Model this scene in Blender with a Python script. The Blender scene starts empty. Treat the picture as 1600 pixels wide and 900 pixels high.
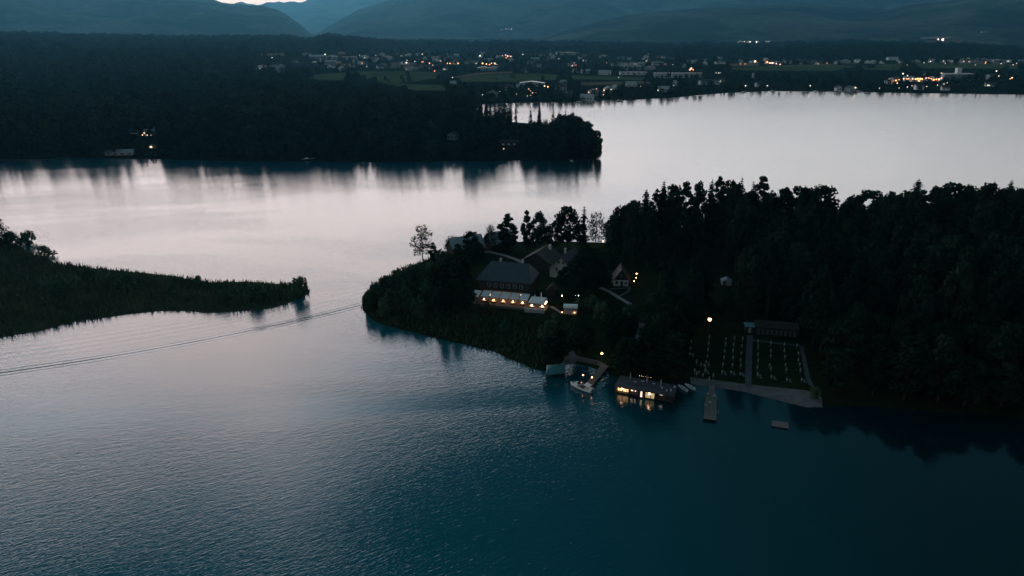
import bpy, math, random
import numpy as np
from mathutils import Vector, Matrix

random.seed(7)
RNG = np.random.default_rng(7)
SC = bpy.context.scene
COL = SC.collection
R = math.radians

# ---------------------------------------------------------------- camera
FOC, CAMH, HOR = 1150.0, 100.0, 40.0          # focal length in photo pixels, height, horizon row
PITCH = math.atan((450 - HOR) / FOC)
cam_d = bpy.data.cameras.new('camera')
cam_d.sensor_width = 36.0
cam_d.lens = 36.0 * FOC / 1600.0
cam_d.clip_start = 1.0
cam_d.clip_end = 60000.0
cam = bpy.data.objects.new('camera', cam_d)
COL.objects.link(cam)
cam.location = (0, 0, CAMH)
cam.rotation_euler = (math.pi / 2 - PITCH, 0, 0)
SC.camera = cam

# ---------------------------------------------------------------- colour management
SC.view_settings.view_transform = 'Standard'
SC.view_settings.look = 'None'
SC.view_settings.exposure = 0.0
SC.view_settings.gamma = 1.0
SC.render.engine = 'CYCLES'
cy = SC.cycles
cy.use_denoising = True
cy.max_bounces = 5
cy.diffuse_bounces = 2
cy.glossy_bounces = 3
cy.transmission_bounces = 2
cy.volume_bounces = 0
cy.transparent_max_bounces = 4
cy.caustics_reflective = False
cy.caustics_refractive = False
cy.sample_clamp_indirect = 6.0


class NT:
    """small helper to write node trees"""
    def __init__(self, tree):
        self.t = tree
        tree.nodes.clear()

    def n(self, kind, ins=None, **props):
        nd = self.t.nodes.new(kind)
        for k, v in props.items():
            setattr(nd, k, v)
        for k, v in (ins or {}).items():
            s = nd.inputs[k]
            if isinstance(v, bpy.types.NodeSocket):
                self.t.links.new(v, s)
            else:
                s.default_value = v
        return nd

    def m(self, op, a, b=None, c=None, clamp=False):
        ins = {0: a}
        if b is not None:
            ins[1] = b
        if c is not None:
            ins[2] = c
        nd = self.n('ShaderNodeMath', ins, operation=op)
        nd.use_clamp = clamp
        return nd.outputs[0]

    def sm(self, x, lo, hi, a=0.0, b=1.0):
        nd = self.n('ShaderNodeMapRange', {'Value': x, 'From Min': lo, 'From Max': hi, 'To Min': a, 'To Max': b},
                    interpolation_type='SMOOTHSTEP')
        return nd.outputs['Result']

    def mix(self, f, a, b, mode='MIX'):
        nd = self.n('ShaderNodeMix', data_type='RGBA', blend_type=mode)
        for s, v in ((nd.inputs[0], f), (nd.inputs[6], a), (nd.inputs[7], b)):
            if isinstance(v, bpy.types.NodeSocket):
                self.t.links.new(v, s)
            elif isinstance(v, (int, float)):
                s.default_value = v
            else:
                s.default_value = (*v[:3], 1.0)
        return nd.outputs[2]

    def noise(self, vec, scale, detail=3.0, rough=0.5, dist=0.0):
        return self.n('ShaderNodeTexNoise', {'Vector': vec, 'Scale': scale, 'Detail': detail,
                                             'Roughness': rough, 'Distortion': dist}).outputs[0]

    def scale(self, vec, s, rotz=0.0):
        return self.n('ShaderNodeMapping', {'Vector': vec, 'Scale': s, 'Rotation': (0, 0, rotz)}).outputs[0]


# ---------------------------------------------------------------- sky (dusk after sunset, bright cloud band in the west)
SUN_AZ, SUN_EL = R(-19.0), R(1.5)
world = bpy.data.worlds.new('World')
SC.world = world
world.use_nodes = True
w = NT(world.node_tree)
geo = w.n('ShaderNodeTexCoord').outputs['Generated']
sep = w.n('ShaderNodeSeparateXYZ', {0: geo})
vx, vy, vz = sep.outputs
el = w.m('MULTIPLY', w.m('ARCSINE', vz), 57.2958)
az = w.m('MULTIPLY', w.m('ARCTAN2', vx, vy), 57.2958)
cl = w.noise(w.scale(geo, (1.0, 1.0, 3.0)), 2.6, 5.0, 0.55, 0.6)
cl2 = w.noise(w.scale(geo, (1.0, 1.0, 5.0)), 7.0, 4.0, 0.5, 0.2)
# upper edge of the bright band falls towards the north (right)
dz = w.m('ABSOLUTE', w.m('SUBTRACT', az, -30.0))
da = w.m('ADD', az, 20.0)
top = w.m('SUBTRACT', 34.0, w.m('ADD', w.m('MULTIPLY', w.m('MAXIMUM', w.m('MULTIPLY', da, -1.0), 0.0), 0.28), w.m('MULTIPLY', w.m('MAXIMUM', da, 0.0), 0.50)))
top = w.m('ADD', top, w.m('MULTIPLY', w.m('SUBTRACT', cl, 0.5), 10.0))
top = w.m('MAXIMUM', top, 19.0)
band = w.sm(w.m('SUBTRACT', el, top), -3.0, 3.0, 1.0, 0.0)
azf = w.sm(dz, 12.0, 130.0, 1.0, 0.12)
low = w.m('MULTIPLY', w.sm(el, 3.0, 14.0, 0.60, 1.0), w.sm(el, 1.0, 4.5, 0.45, 1.0))
inten = w.m('MULTIPLY', w.m('MULTIPLY', band, azf), w.m('MULTIPLY', low, w.sm(cl2, 0.3, 0.7, 0.9, 1.1)))
warm = w.mix(w.sm(dz, 5.0, 60.0), (1.0, 0.785, 0.735), (0.90, 0.82, 0.79))
warm = w.mix(w.sm(w.m('SUBTRACT', el, top), -9.0, 3.0), warm, (0.34, 0.58, 0.80))
warm = w.mix(w.sm(el, 1.5, 6.0, 0.75, 0.0), warm, (1.0, 0.60, 0.42))
glow_az = w.m('POWER', w.m('MULTIPLY', w.m('SUBTRACT', az, -19.0), 0.11), 2.0)
glow_el = w.m('POWER', w.m('MULTIPLY', w.m('SUBTRACT', el, 2.0), 0.30), 2.0)
glow = w.m('EXPONENT', w.m('MULTIPLY', w.m('ADD', glow_az, glow_el), -1.0))
lowf = w.sm(dz, 12.0, 100.0, 1.0, 0.3)
upper = w.mix(1.0, (0.014, 0.110, 0.140), w.n('ShaderNodeCombineColor', {0: lowf, 1: lowf, 2: lowf}).outputs[0], 'MULTIPLY')
upper = w.mix(w.sm(el, 45.0, 80.0), upper, (0.11, 0.17, 0.20))
nish = w.n('ShaderNodeTexSky', sky_type='NISHITA', sun_disc=False, sun_elevation=SUN_EL,
           sun_rotation=-SUN_AZ).outputs[0]
bg1 = w.n('ShaderNodeBackground', {'Color': nish, 'Strength': 0.006})
bg2 = w.n('ShaderNodeBackground', {'Color': warm, 'Strength': w.m('MULTIPLY', inten, 3.7)})
bg3 = w.n('ShaderNodeBackground', {'Color': upper, 'Strength': 1.0})
bg4 = w.n('ShaderNodeBackground', {'Color': (1.0, 0.66, 0.45, 1), 'Strength': w.m('MULTIPLY', glow, 1.6)})
a1 = w.n('ShaderNodeAddShader', {0: bg1.outputs[0], 1: bg2.outputs[0]})
a2 = w.n('ShaderNodeAddShader', {0: bg3.outputs[0], 1: bg4.outputs[0]})
a3 = w.n('ShaderNodeAddShader', {0: a1.outputs[0], 1: a2.outputs[0]})
w.n('ShaderNodeOutputWorld', {'Surface': a3.outputs[0]})
world.cycles.sampling_method = 'MANUAL'
world.cycles.sample_map_resolution = 1024


# ---------------------------------------------------------------- helpers
def G(px, py, z=0.0):
    """where the line of sight through a photo pixel meets the height z (used to survey the place)"""
    cx = (px - 800) / FOC
    cyy = (450 - py) / FOC
    d = (cx, math.cos(PITCH) + cyy * math.sin(PITCH), -math.sin(PITCH) + cyy * math.cos(PITCH))
    t = (z - CAMH) / d[2]
    return d[0] * t, d[1] * t


def ray_at(px, py, dist):
    """point at ground distance dist along the line of sight"""
    cx = (px - 800) / FOC
    cyy = (450 - py) / FOC
    d = (cx, math.cos(PITCH) + cyy * math.sin(PITCH), -math.sin(PITCH) + cyy * math.cos(PITCH))
    t = dist / math.hypot(d[0], d[1])
    return d[0] * t, d[1] * t, CAMH + d[2] * t


def mat(name, col, rough=0.7, metal=0.0, emit=None, es=0.0, noise=0.0, nscale=2.0, col2=None, bump=0.0):
    m = bpy.data.materials.new(name)
    m.use_nodes = True
    t = NT(m.node_tree)
    c = (*col, 1.0)
    tc = t.n('ShaderNodeTexCoord').outputs['Object']
    ins = {'Roughness': rough, 'Metallic': metal, 'Base Color': c}
    if noise or col2:
        f = t.noise(tc, nscale, 4.0, 0.6)
        c2 = col2 if col2 else tuple(x * (1 - noise) for x in col)
        ins['Base Color'] = t.mix(t.sm(f, 0.35, 0.65), col, c2)
    if bump:
        b = t.n('ShaderNodeBump', {'Height': t.noise(tc, nscale * 4, 3.0), 'Distance': bump, 'Strength': 0.6})
        ins['Normal'] = b.outputs[0]
    if emit:
        ins['Emission Color'] = (*emit, 1.0)
        ins['Emission Strength'] = es
    p = t.n('ShaderNodeBsdfPrincipled', ins)
    t.n('ShaderNodeOutputMaterial', {'Surface': p.outputs[0]})
    return m


def link(o, parent=None):
    COL.objects.link(o)
    if parent is not None:
        o.parent = parent
    return o


def mesh_np(name, V, Fc, material=None, smooth=False):
    """V (n,3), Fc (m,k) with constant k"""
    V = np.asarray(V, dtype=np.float32)
    Fc = np.asarray(Fc, dtype=np.int32)
    k = Fc.shape[1]
    me = bpy.data.meshes.new(name)
    me.vertices.add(len(V))
    me.vertices.foreach_set('co', V.ravel())
    me.loops.add(Fc.size)
    me.loops.foreach_set('vertex_index', Fc.ravel())
    me.polygons.add(len(Fc))
    me.polygons.foreach_set('loop_start', np.arange(0, Fc.size, k, dtype=np.int32))
    me.polygons.foreach_set('loop_total', np.full(len(Fc), k, dtype=np.int32))
    if smooth:
        me.polygons.foreach_set('use_smooth', np.ones(len(Fc), dtype=bool))
    me.update()
    if material:
        me.materials.append(material)
    return me


def obj(name, me, parent=None, loc=(0, 0, 0), rz=0.0, scale=1.0):
    o = bpy.data.objects.new(name, me)
    o.location = loc
    o.rotation_euler = (0, 0, rz)
    if scale != 1.0:
        o.scale = (scale,) * 3 if isinstance(scale, (int, float)) else scale
    return link(o, parent)


def tag(o, label=None, cat=None, group=None, kind=None):
    if label:
        o['label'] = label
    if cat:
        o['category'] = cat
    if group:
        o['group'] = group
    if kind:
        o['kind'] = kind
    return o


def thing(name, label, cat, loc=(0, 0, 0), rz=0.0, group=None):
    o = bpy.data.objects.new(name, None)
    o.empty_display_size = 0.5
    o.location = loc
    o.rotation_euler = (0, 0, rz)
    link(o)
    return tag(o, label, cat, group)


class MB:
    """collects solid shapes and makes one mesh of them"""
    def __init__(self):
        self.v = []
        self.f = []

    def poly(self, pts, faces):
        b = len(self.v)
        self.v += [tuple(p) for p in pts]
        self.f += [tuple(b + i for i in f) for f in faces]
        return self

    def box(self, c, s, rz=0.0, rx=0.0, ry=0.0, taper=1.0):
        hx, hy, hz = s[0] / 2, s[1] / 2, s[2] / 2
        M = Matrix.Rotation(rz, 3, 'Z') @ Matrix.Rotation(ry, 3, 'Y') @ Matrix.Rotation(rx, 3, 'X')
        P = []
        for z, k in ((-hz, 1.0), (hz, taper)):
            for x, y in ((-hx, -hy), (hx, -hy), (hx, hy), (-hx, hy)):
                P.append(tuple(M @ Vector((x * k, y * k, z)) + Vector(c)))
        return self.poly(P, [(0, 3, 2, 1), (4, 5, 6, 7), (0, 1, 5, 4), (1, 2, 6, 5), (2, 3, 7, 6), (3, 0, 4, 7)])

    def tube(self, p0, p1, r0, r1=None, n=8):
        r1 = r0 if r1 is None else r1
        a, b = Vector(p0), Vector(p1)
        d = (b - a).normalized()
        u = d.orthogonal().normalized()
        q = d.cross(u)
        P = []
        for c, r in ((a, r0), (b, r1)):
            for i in range(n):
                t = 2 * math.pi * i / n
                P.append(tuple(c + (u * math.cos(t) + q * math.sin(t)) * r))
        Fs = [(i, (i + 1) % n, n + (i + 1) % n, n + i) for i in range(n)]
        Fs += [tuple(range(n - 1, -1, -1)), tuple(range(n, 2 * n))]
        return self.poly(P, Fs)

    def lathe(self, prof, n=12, c=(0, 0, 0)):
        P = []
        for r, z in prof:
            for i in range(n):
                t = 2 * math.pi * i / n
                P.append((c[0] + r * math.cos(t), c[1] + r * math.sin(t), c[2] + z))
        Fs = []
        for j in range(len(prof) - 1):
            for i in range(n):
                Fs.append((j * n + i, j * n + (i + 1) % n, (j + 1) * n + (i + 1) % n, (j + 1) * n + i))
        Fs.append(tuple(range(n - 1, -1, -1)))
        Fs.append(tuple((len(prof) - 1) * n + i for i in range(n)))
        return self.poly(P, Fs)

    def ball(self, c, r, n=10, m=6, sz=1.0):
        prof = [(max(1e-3, r * math.sin(math.pi * j / m)), -r * sz * math.cos(math.pi * j / m)) for j in range(m + 1)]
        return self.lathe(prof, n, c)

    def slab(self, a, b, c, d, t):
        """quad a-b-c-d with thickness t downwards"""
        P = [a, b, c, d] + [(p[0], p[1], p[2] - t) for p in (a, b, c, d)]
        return self.poly(P, [(0, 1, 2, 3), (7, 6, 5, 4), (0, 4, 5, 1), (1, 5, 6, 2), (2, 6, 7, 3), (3, 7, 4, 0)])

    def mesh(self, name, material=None, smooth=False):
        me = bpy.data.meshes.new(name)
        me.from_pydata(self.v, [], self.f)
        me.validate()
        if material:
            me.materials.append(material)
        if smooth:
            for p in me.polygons:
                p.use_smooth = True
        me.update()
        return me

    def part(self, name, material, parent=None, smooth=False, **kw):
        return obj(name, self.mesh(name, material, smooth), parent, **kw)


def sstep(x):
    x = np.clip(x, 0, 1)
    return x * x * (3 - 2 * x)


def signed_dist(P, poly):
    """positive inside; P (n,2)"""
    P = np.asarray(P, dtype=np.float64)
    poly = np.asarray(poly, dtype=np.float64)
    A = poly
    B = np.roll(poly, -1, axis=0)
    dmin = np.full(len(P), 1e18)
    inside = np.zeros(len(P), dtype=bool)
    for a, b in zip(A, B):
        ab = b - a
        t = np.clip(((P - a) @ ab) / (ab @ ab), 0, 1)
        q = a + t[:, None] * ab
        d = ((P - q) ** 2).sum(1)
        dmin = np.minimum(dmin, d)
        cond = ((a[1] > P[:, 1]) != (b[1] > P[:, 1]))
        with np.errstate(divide='ignore', invalid='ignore'):
            xi = a[0] + (P[:, 1] - a[1]) * (b[0] - a[0]) / (b[1] - a[1])
        inside ^= cond & (P[:, 0] < xi)
    d = np.sqrt(dmin)
    return np.where(inside, d, -d)


def wob(P, s, seed=0.0):
    """cheap smooth 2D noise in -1..1"""
    x, y = P[:, 0] / s, P[:, 1] / s
    return (np.sin(x * 1.3 + 1.7 * np.sin(y * 0.9 + seed)) + np.sin(y * 1.7 + 1.3 * np.sin(x * 1.1 + seed * 2))
            + 0.5 * np.sin(x * 3.1 + y * 2.3 + seed) + 0.4 * np.sin(y * 4.3 - x * 2.9 + seed * 3)) / 2.9
# ---------------------------------------------------------------- materials of the setting
def ground_mat(name, c1, c2, scale=0.05):
    m = bpy.data.materials.new(name)
    m.use_nodes = True
    t = NT(m.node_tree)
    tc = t.n('ShaderNodeTexCoord').outputs['Object']
    f = t.noise(tc, scale, 6.0, 0.65, 0.5)
    g = t.noise(tc, scale * 14, 4.0, 0.6)
    c = t.mix(t.sm(f, 0.35, 0.65), c1, c2)
    c = t.mix(t.sm(g, 0.3, 0.7, 0.0, 0.45), c, tuple(x * 0.5 for x in c1))
    b = t.n('ShaderNodeBump', {'Height': g, 'Distance': 0.4, 'Strength': 0.8})
    p = t.n('ShaderNodeBsdfPrincipled', {'Base Color': c, 'Roughness': 0.95, 'Specular IOR Level': 0.0,
                                         'Normal': b.outputs[0]})
    t.n('ShaderNodeOutputMaterial', {'Surface': p.outputs[0]})
    return m


M_GRASS = ground_mat('grass', (0.0210, 0.0350, 0.0154), (0.0126, 0.0238, 0.0126), 0.06)
M_FLOOR = ground_mat('forest_floor', (0.0112, 0.0210, 0.0140), (0.0070, 0.0140, 0.0105), 0.01)
M_FIELD = ground_mat('meadow', (0.0800, 0.1120, 0.0560), (0.0560, 0.0800, 0.0440), 0.006)
M_STUB = ground_mat('stubble', (0.1600, 0.1280, 0.0880), (0.1120, 0.0960, 0.0720), 0.006)
M_HILL = ground_mat('hill_forest', (0.008, 0.018, 0.018), (0.090, 0.105, 0.085), 0.0016)
M_MARSH = ground_mat('marsh', (0.0825, 0.1125, 0.0675), (0.0525, 0.0825, 0.0525), 0.05)
M_GRAVEL = mat('gravel', (0.30, 0.29, 0.28), 0.9, noise=0.3, nscale=1.5)
M_SAND = mat('beach_gravel', (0.15, 0.15, 0.155), 0.9, noise=0.35, nscale=0.5, bump=0.05)


def leaf_mat(name, c1, c2, sp=0.35):
    m = bpy.data.materials.new(name)
    m.use_nodes = True
    t = NT(m.node_tree)
    oi = t.n('ShaderNodeObjectInfo')
    tc = t.n('ShaderNodeTexCoord').outputs['Object']
    f = t.noise(tc, sp, 2.0, 0.6)
    k = t.m('ADD', t.m('MULTIPLY', f, 0.9), t.m('MULTIPLY', oi.outputs['Random'], 0.5))
    c = t.mix(t.sm(k, 0.45, 1.0), c1, c2)
    p = t.n('ShaderNodeBsdfPrincipled', {'Base Color': c, 'Roughness': 0.75, 'Specular IOR Level': 0.0})
    t.n('ShaderNodeOutputMaterial', {'Surface': p.outputs[0]})
    return m


M_SPRUCE = leaf_mat('spruce_needles', (0.0056, 0.0186, 0.0136), (0.0136, 0.0322, 0.0223))
M_LEAF = leaf_mat('broad_leaves', (0.0062, 0.0223, 0.0149), (0.0223, 0.0446, 0.0273))
M_WILLOW = leaf_mat('willow_leaves', (0.040, 0.095, 0.055), (0.085, 0.150, 0.080))
M_REED = leaf_mat('reed_blades', (0.065, 0.105, 0.065), (0.270, 0.235, 0.145), 0.06)
M_REEDD = leaf_mat('dark_reed_blades', (0.028, 0.052, 0.034), (0.060, 0.085, 0.048), 0.12)
M_BARK = mat('bark', (0.035, 0.028, 0.022), 0.9, noise=0.4, nscale=3.0)

# ---------------------------------------------------------------- lake
wm = bpy.data.materials.new('lake_water')
wm.use_nodes = True
t = NT(wm.node_tree)
tc = t.n('ShaderNodeTexCoord').outputs['Object']
# ripples: crests run from lower left to upper right
r1 = t.noise(t.scale(t.scale(tc, (1, 1, 1), R(-33)), (0.30, 1.0, 1.0)), 2.2, 2.0, 0.6, 0.4)
r2 = t.noise(t.scale(t.scale(tc, (1, 1, 1), R(-24)), (0.30, 1.0, 1.0)), 0.80, 2.0, 0.5, 0.5)
r3 = t.noise(t.scale(t.scale(tc, (1, 1, 1), R(-45)), (0.5, 1.0, 1.0)), 3.0, 1.0, 0.5, 0.0)
patch = t.noise(t.scale(t.scale(tc, (1, 1, 1), R(-8)), (0.35, 1.0, 1.0)), 0.013, 3.0, 0.55, 0.8)
sx = t.n('ShaderNodeSeparateXYZ', {0: tc})
wx, wy = sx.outputs[0], sx.outputs[1]
# sheltered, calmer water close under the wooded shore on the right
calm = t.m('MULTIPLY', t.sm(wx, 10.0, 90.0, 1.0, 0.32), t.sm(patch, 0.36, 0.64, 0.45, 1.25))
h = t.m('ADD', t.m('MULTIPLY', r1, 0.050), t.m('MULTIPLY', r2, 0.042))
h = t.m('ADD', h, t.m('MULTIPLY', r3, 0.02))
h = t.m('MULTIPLY', h, calm)
# boat wake: a train of long crests crossing the bay
wa, wb = G(-40, 588), G(640, 456)
dx, dy = wb[0] - wa[0], wb[1] - wa[1]
L = math.hypot(dx, dy)
nx, ny = -dy / L, dx / L
s = t.m('ADD', t.m('MULTIPLY', t.m('SUBTRACT', wx, wa[0]), nx), t.m('MULTIPLY', t.m('SUBTRACT', wy, wa[1]), ny))
al = t.m('ADD', t.m('MULTIPLY', t.m('SUBTRACT', wx, wa[0]), dx / L / L), t.m('MULTIPLY', t.m('SUBTRACT', wy, wa[1]), dy / L / L))
bow = t.m('MULTIPLY', t.m('MULTIPLY', al, t.m('SUBTRACT', 1.0, al)), 30.0)
s2 = t.m('ADD', s, bow)
env = t.m('EXPONENT', t.m('MULTIPLY', t.m('POWER', t.m('DIVIDE', s2, 2.6), 2.0), -1.0))
wk = t.m('MULTIPLY', t.m('MULTIPLY', t.m('SINE', t.m('MULTIPLY', s2, 2.7)), env), t.sm(patch, 0.35, 0.65, 0.025, 0.075))
s3 = t.m('SUBTRACT', s2, 16.0)
env3 = t.m('EXPONENT', t.m('MULTIPLY', t.m('POWER', t.m('DIVIDE', s3, 10.0), 2.0), -1.0))
wk3 = t.m('MULTIPLY', t.m('MULTIPLY', t.m('SINE', t.m('MULTIPLY', s3, 1.5)), env3), 0.012)
wk = t.m('MULTIPLY', t.m('ADD', wk, wk3), t.sm(al, 0.75, 1.05, 1.0, 0.0))
h = t.m('ADD', h, wk)
bmp = t.n('ShaderNodeBump', {'Height': h, 'Distance': 1.0, 'Strength': 1.0})
body = t.mix(t.sm(wx, -70.0, 110.0), (0.001, 0.098, 0.135), (0.001, 0.016, 0.022))  # water colour darkened to the right, standing in for the dimmer light there
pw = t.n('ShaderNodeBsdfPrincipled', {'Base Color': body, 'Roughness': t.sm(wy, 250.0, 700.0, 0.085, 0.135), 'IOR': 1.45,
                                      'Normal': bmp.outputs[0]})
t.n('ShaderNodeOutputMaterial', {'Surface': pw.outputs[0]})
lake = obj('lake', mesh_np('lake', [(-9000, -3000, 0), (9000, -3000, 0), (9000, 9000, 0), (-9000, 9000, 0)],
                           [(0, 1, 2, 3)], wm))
tag(lake, 'rippled dusk lake reflecting the pale sky', kind='structure')

# ---------------------------------------------------------------- land outlines (surveyed at water level)
PX_REST = [(562, 478), (566, 486), (585, 500), (600, 508), (650, 520), (700, 532), (770, 550), (830, 575), (850, 580),
           (872, 574), (890, 566), (915, 570), (935, 577), (942, 572), (955, 585), (975, 596), (1050, 604), (1075, 596),
           (1100, 604), (1160, 612), (1220, 626), (1270, 638), (1300, 634), (1350, 634), (1450, 642), (1600, 652),
           (1900, 665), (2300, 560), (2200, 330), (1700, 338), (1400, 345), (1250, 352), (1100, 362), (1000, 372),
           (945, 379), (870, 377), (800, 378), (745, 384), (700, 394), (672, 405), (640, 418), (612, 430), (585, 446),
           (568, 462)]
PX_SPIT = [(-300, 700), (-120, 565), (0, 529), (60, 519), (120, 504), (200, 490), (250, 485), (320, 489), (400, 485),
           (450, 474), (480, 463), (487, 455), (481, 448), (440, 443), (380, 441), (330, 441), (290, 436), (250, 430),
           (180, 422), (120, 416), (90, 411), (55, 398), (0, 372), (-150, 345), (-500, 330), (-700, 480)]
PX_MAIN = [(-900, 270), (-500, 262), (-200, 252), (0, 250), (75, 249.5), (108, 245), (140, 247), (250, 249), (400, 252),
           (600, 253), (800, 251), (905, 250), (930, 247), (938, 243), (940, 235), (932, 224), (905, 208), (875, 198),
           (835, 193), (790, 190), (755, 183), (735, 172), (745, 163), (800, 161), (870, 160), (905, 159.5), (935, 156),
           (965, 157.5), (1000, 155.5), (1060, 152), (1100, 148), (1140, 145), (1200, 142.5), (1300, 143), (1400, 145),
           (1500, 146.5), (1600, 148), (1900, 152), (2400, 158)]
W = lambda L_: [G(*p) for p in L_]
POLY_REST, POLY_SPIT, POLY_MAIN = W(PX_REST), W(PX_SPIT), W(PX_MAIN)
POLY_MAIN = POLY_MAIN + [(6000, 3000), (6000, 9500), (-8000, 9500), (-8000, 1000)]

# skyline of the wooded ridge behind the village (photo row of the tree tops by column)
SKY_X = [-400, 0, 100, 200, 300, 400, 470, 500, 530, 560, 600, 650, 700, 750, 800, 1000, 1200, 1300, 1400, 1500, 1600, 2000]
SKY_Y = [46, 50, 51, 54, 57, 56, 57, 62, 54, 58, 64, 67, 66, 69, 67, 70, 69, 64, 66, 69, 73, 76]


def h_main(P):
    sd = signed_dist(P, POLY_MAIN)
    D = np.hypot(P[:, 0], P[:, 1])
    px = 800 + FOC * P[:, 0] / np.maximum(P[:, 1], 1.0) / math.cos(PITCH) * 0.942
    yy = np.interp(px, SKY_X, SKY_Y)
    ang = PITCH - np.arctan((450 - yy) / FOC)
    zr = CAMH - np.tan(ang) * 3300 - 21
    left = sstep((620 - px) / 260)
    up = left * sstep((D - 900) / 2400) + (1 - left) * sstep((D - 1500) / 1900)
    z = zr * up * (1 - 0.9 * sstep((D - 3500) / 1400))
    z = z + wob(P, 160.0, 1.0) * 4.0 * sstep((D - 1500) / 800) * left
    base = np.clip(sd * 0.12, -2.0, 1.0) + 3.0 * sstep(sd / 90)
    return np.where(sd > 0, base + z * sstep(sd / 120), base)


def h_rest(P):
    sd = signed_dist(P, POLY_REST) + wob(P, 9.0, 2.0) * 0.8
    flat = sstep((P[:, 0] - 45) / 12) * sstep((235 - P[:, 1]) / 20)      # the bathing beach rises gently
    sl = 0.30 * (1 - flat) + 0.10 * flat
    base = np.clip(sd * sl, -2.0, 0.8)
    up = 3.2 * sstep(sd / 42) * (1 - flat) + flat * 2.4 * sstep(sd / 60)
    hill = 5.0 * sstep((P[:, 0] - 120) / 80) * sstep(sd / 60)
    return np.where(sd > 0, base + up + hill, base)


def h_spit(P):
    sd = signed_dist(P, POLY_SPIT) + wob(P, 11.0, 4.0) * 1.6
    return np.where(sd > 0, np.clip(sd * 0.2, 0, 0.5) + 0.6 * sstep(sd / 30), np.clip(sd * 0.2, -2, 0))


def land(name, hf, r0, r1, nr, a0, a1, na, material, label):
    rr = np.geomspace(r0, r1, nr)
    aa = np.linspace(R(a0), R(a1), na)
    RR, AA = np.meshgrid(rr, aa, indexing='ij')
    P = np.stack([RR * np.sin(AA), RR * np.cos(AA)], -1).reshape(-1, 2)
    z = hf(P)
    V = np.concatenate([P, z[:, None]], 1)
    i = np.arange(nr * na).reshape(nr, na)
    q = np.stack([i[:-1, :-1], i[:-1, 1:], i[1:, 1:], i[1:, :-1]], -1).reshape(-1, 4)
    keep = z[q].max(1) > -1.2
    o = obj(name, mesh_np(name, V, q[keep][:, ::-1], material, True))
    return tag(o, label, kind='structure')


land('ground', h_rest, 160, 520, 190, -16, 62, 330, M_GRASS, 'grassy peninsula under the restaurant, beach and wood')
land('ground', h_spit, 150, 420, 120, -64, -12, 220, M_MARSH, 'low marshy spit covered in reeds')
land('ground', h_main, 500, 6200, 230, -58, 58, 420, M_FLOOR, 'far mainland with woods, meadows and the village')


# ---------------------------------------------------------------- mountains
def fbm2(x, y, seed):
    o = 0
    a = 1.0
    for k in range(5):
        o = o + a * np.sin(x * (1.7 ** k) * 1.3 + seed * (k + 1) + 1.5 * np.sin(y * (1.7 ** k) + seed + k)) \
            * np.cos(y * (1.7 ** k) * 1.1 - seed * k + np.sin(x * 1.9 ** k))
        a *= 0.52
    return o / 1.9


def mountain(name, px, dist, depth, seed, rough, label, material=M_HILL, foot=0.42):
    xs = [p[0] for p in px]
    ys = [p[1] for p in px]
    n = 300
    col = np.linspace(xs[0], xs[-1], n)
    row = np.interp(col, xs, ys)
    m = 44
    V = np.zeros((n, m, 3))
    for i in range(n):
        X, Y, Z = ray_at(col[i], row[i], dist)
        ln = math.hypot(X, Y)
        ux, uy = X / ln, Y / ln
        for j in range(m):
            u = j / (m - 1) * 2 - 1                     # -1 foot towards us, 0 crest, 1 far foot
            r = ln + u * depth
            prof = (1 - abs(u)) ** 0.85 if u < 0 else (1 - u) ** 1.4
            z = max(Z, 2) * prof
            nz = fbm2(np.array(ux * r / (dist * 0.07)), np.array(uy * r / (dist * 0.07)), seed)
            z += rough * max(Z, 2) * float(nz) * abs(u) ** 0.6 * (1 - abs(u)) ** 0.5 * 1.6
            V[i, j] = (ux * r, uy * r, max(z, -1.5))
    V[:, :, 2] += (fbm2(np.linspace(0, 46, n), 0 * np.linspace(0, 1, n), seed + 3) * 0.012 * dist / 8)[:, None] * 1.2
    V[:, :, 2] = np.maximum(V[:, :, 2], -1.5)
    i = np.arange(n * m).reshape(n, m)
    q = np.stack([i[:-1, :-1], i[1:, :-1], i[1:, 1:], i[:-1, 1:]], -1).reshape(-1, 4)
    return tag(obj(name, mesh_np(name, V.reshape(-1, 3), q, material, True)), label, kind='structure')


mountain('mountain', [(-500, -60), (0, -32), (200, -24), (300, -12), (345, 3), (385, 6), (410, 9), (430, 14),
                      (448, 23), (465, 35), (480, 47), (492, 58), (515, 80)], 8200, 2600, 1.3, 0.22,
         'grey blue mountain falling to the valley on the left')
mountain('mountain', [(430, 110), (470, 66), (492, 54), (520, 38), (560, 16), (600, 2), (640, -12), (700, -30),
                      (900, -44), (1200, -52), (1600, -50), (2100, -46)], 10500, 3800, 2.1, 0.25,
         'hazy blue mountain range filling the distance')
mountain('mountain', [(620, 110), (700, 84), (800, 66), (860, 52), (950, 30), (1020, 17), (1100, 12), (1180, 9), (1250, 6), (1330, 11),
                      (1390, 13), (1440, 5), (1500, -4), (1600, -12), (2100, -20)], 6300, 1900, 3.7, 0.18,
         'darker wooded mountain shoulder on the right')
mountain('mountain', [(200, -20), (300, -8), (335, 1), (350, 5), (362, 7), (377, 3), (388, 5), (400, 6), (418, 3),
                      (436, 3), (444, 4), (452, 1), (472, 2), (484, -3), (560, -16), (800, -30)], 17000, 4000, 5.2, 0.2,
         'pale distant ridge under the sunset glow')

# ---------------------------------------------------------------- haze
hz = bpy.data.materials.new('haze_air')
hz.use_nodes = True
t = NT(hz.node_tree)
v = t.n('ShaderNodeVolumePrincipled', {'Color': (0.17, 0.60, 0.90, 1), 'Density': 4.7e-5, 'Anisotropy': 0.68})
t.n('ShaderNodeOutputMaterial', {'Volume': v.outputs[0]})
hb = MB().box((0, 9500, 749), (44000, 25000, 1502)).part('haze', hz)
tag(hb, kind='stuff')
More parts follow.
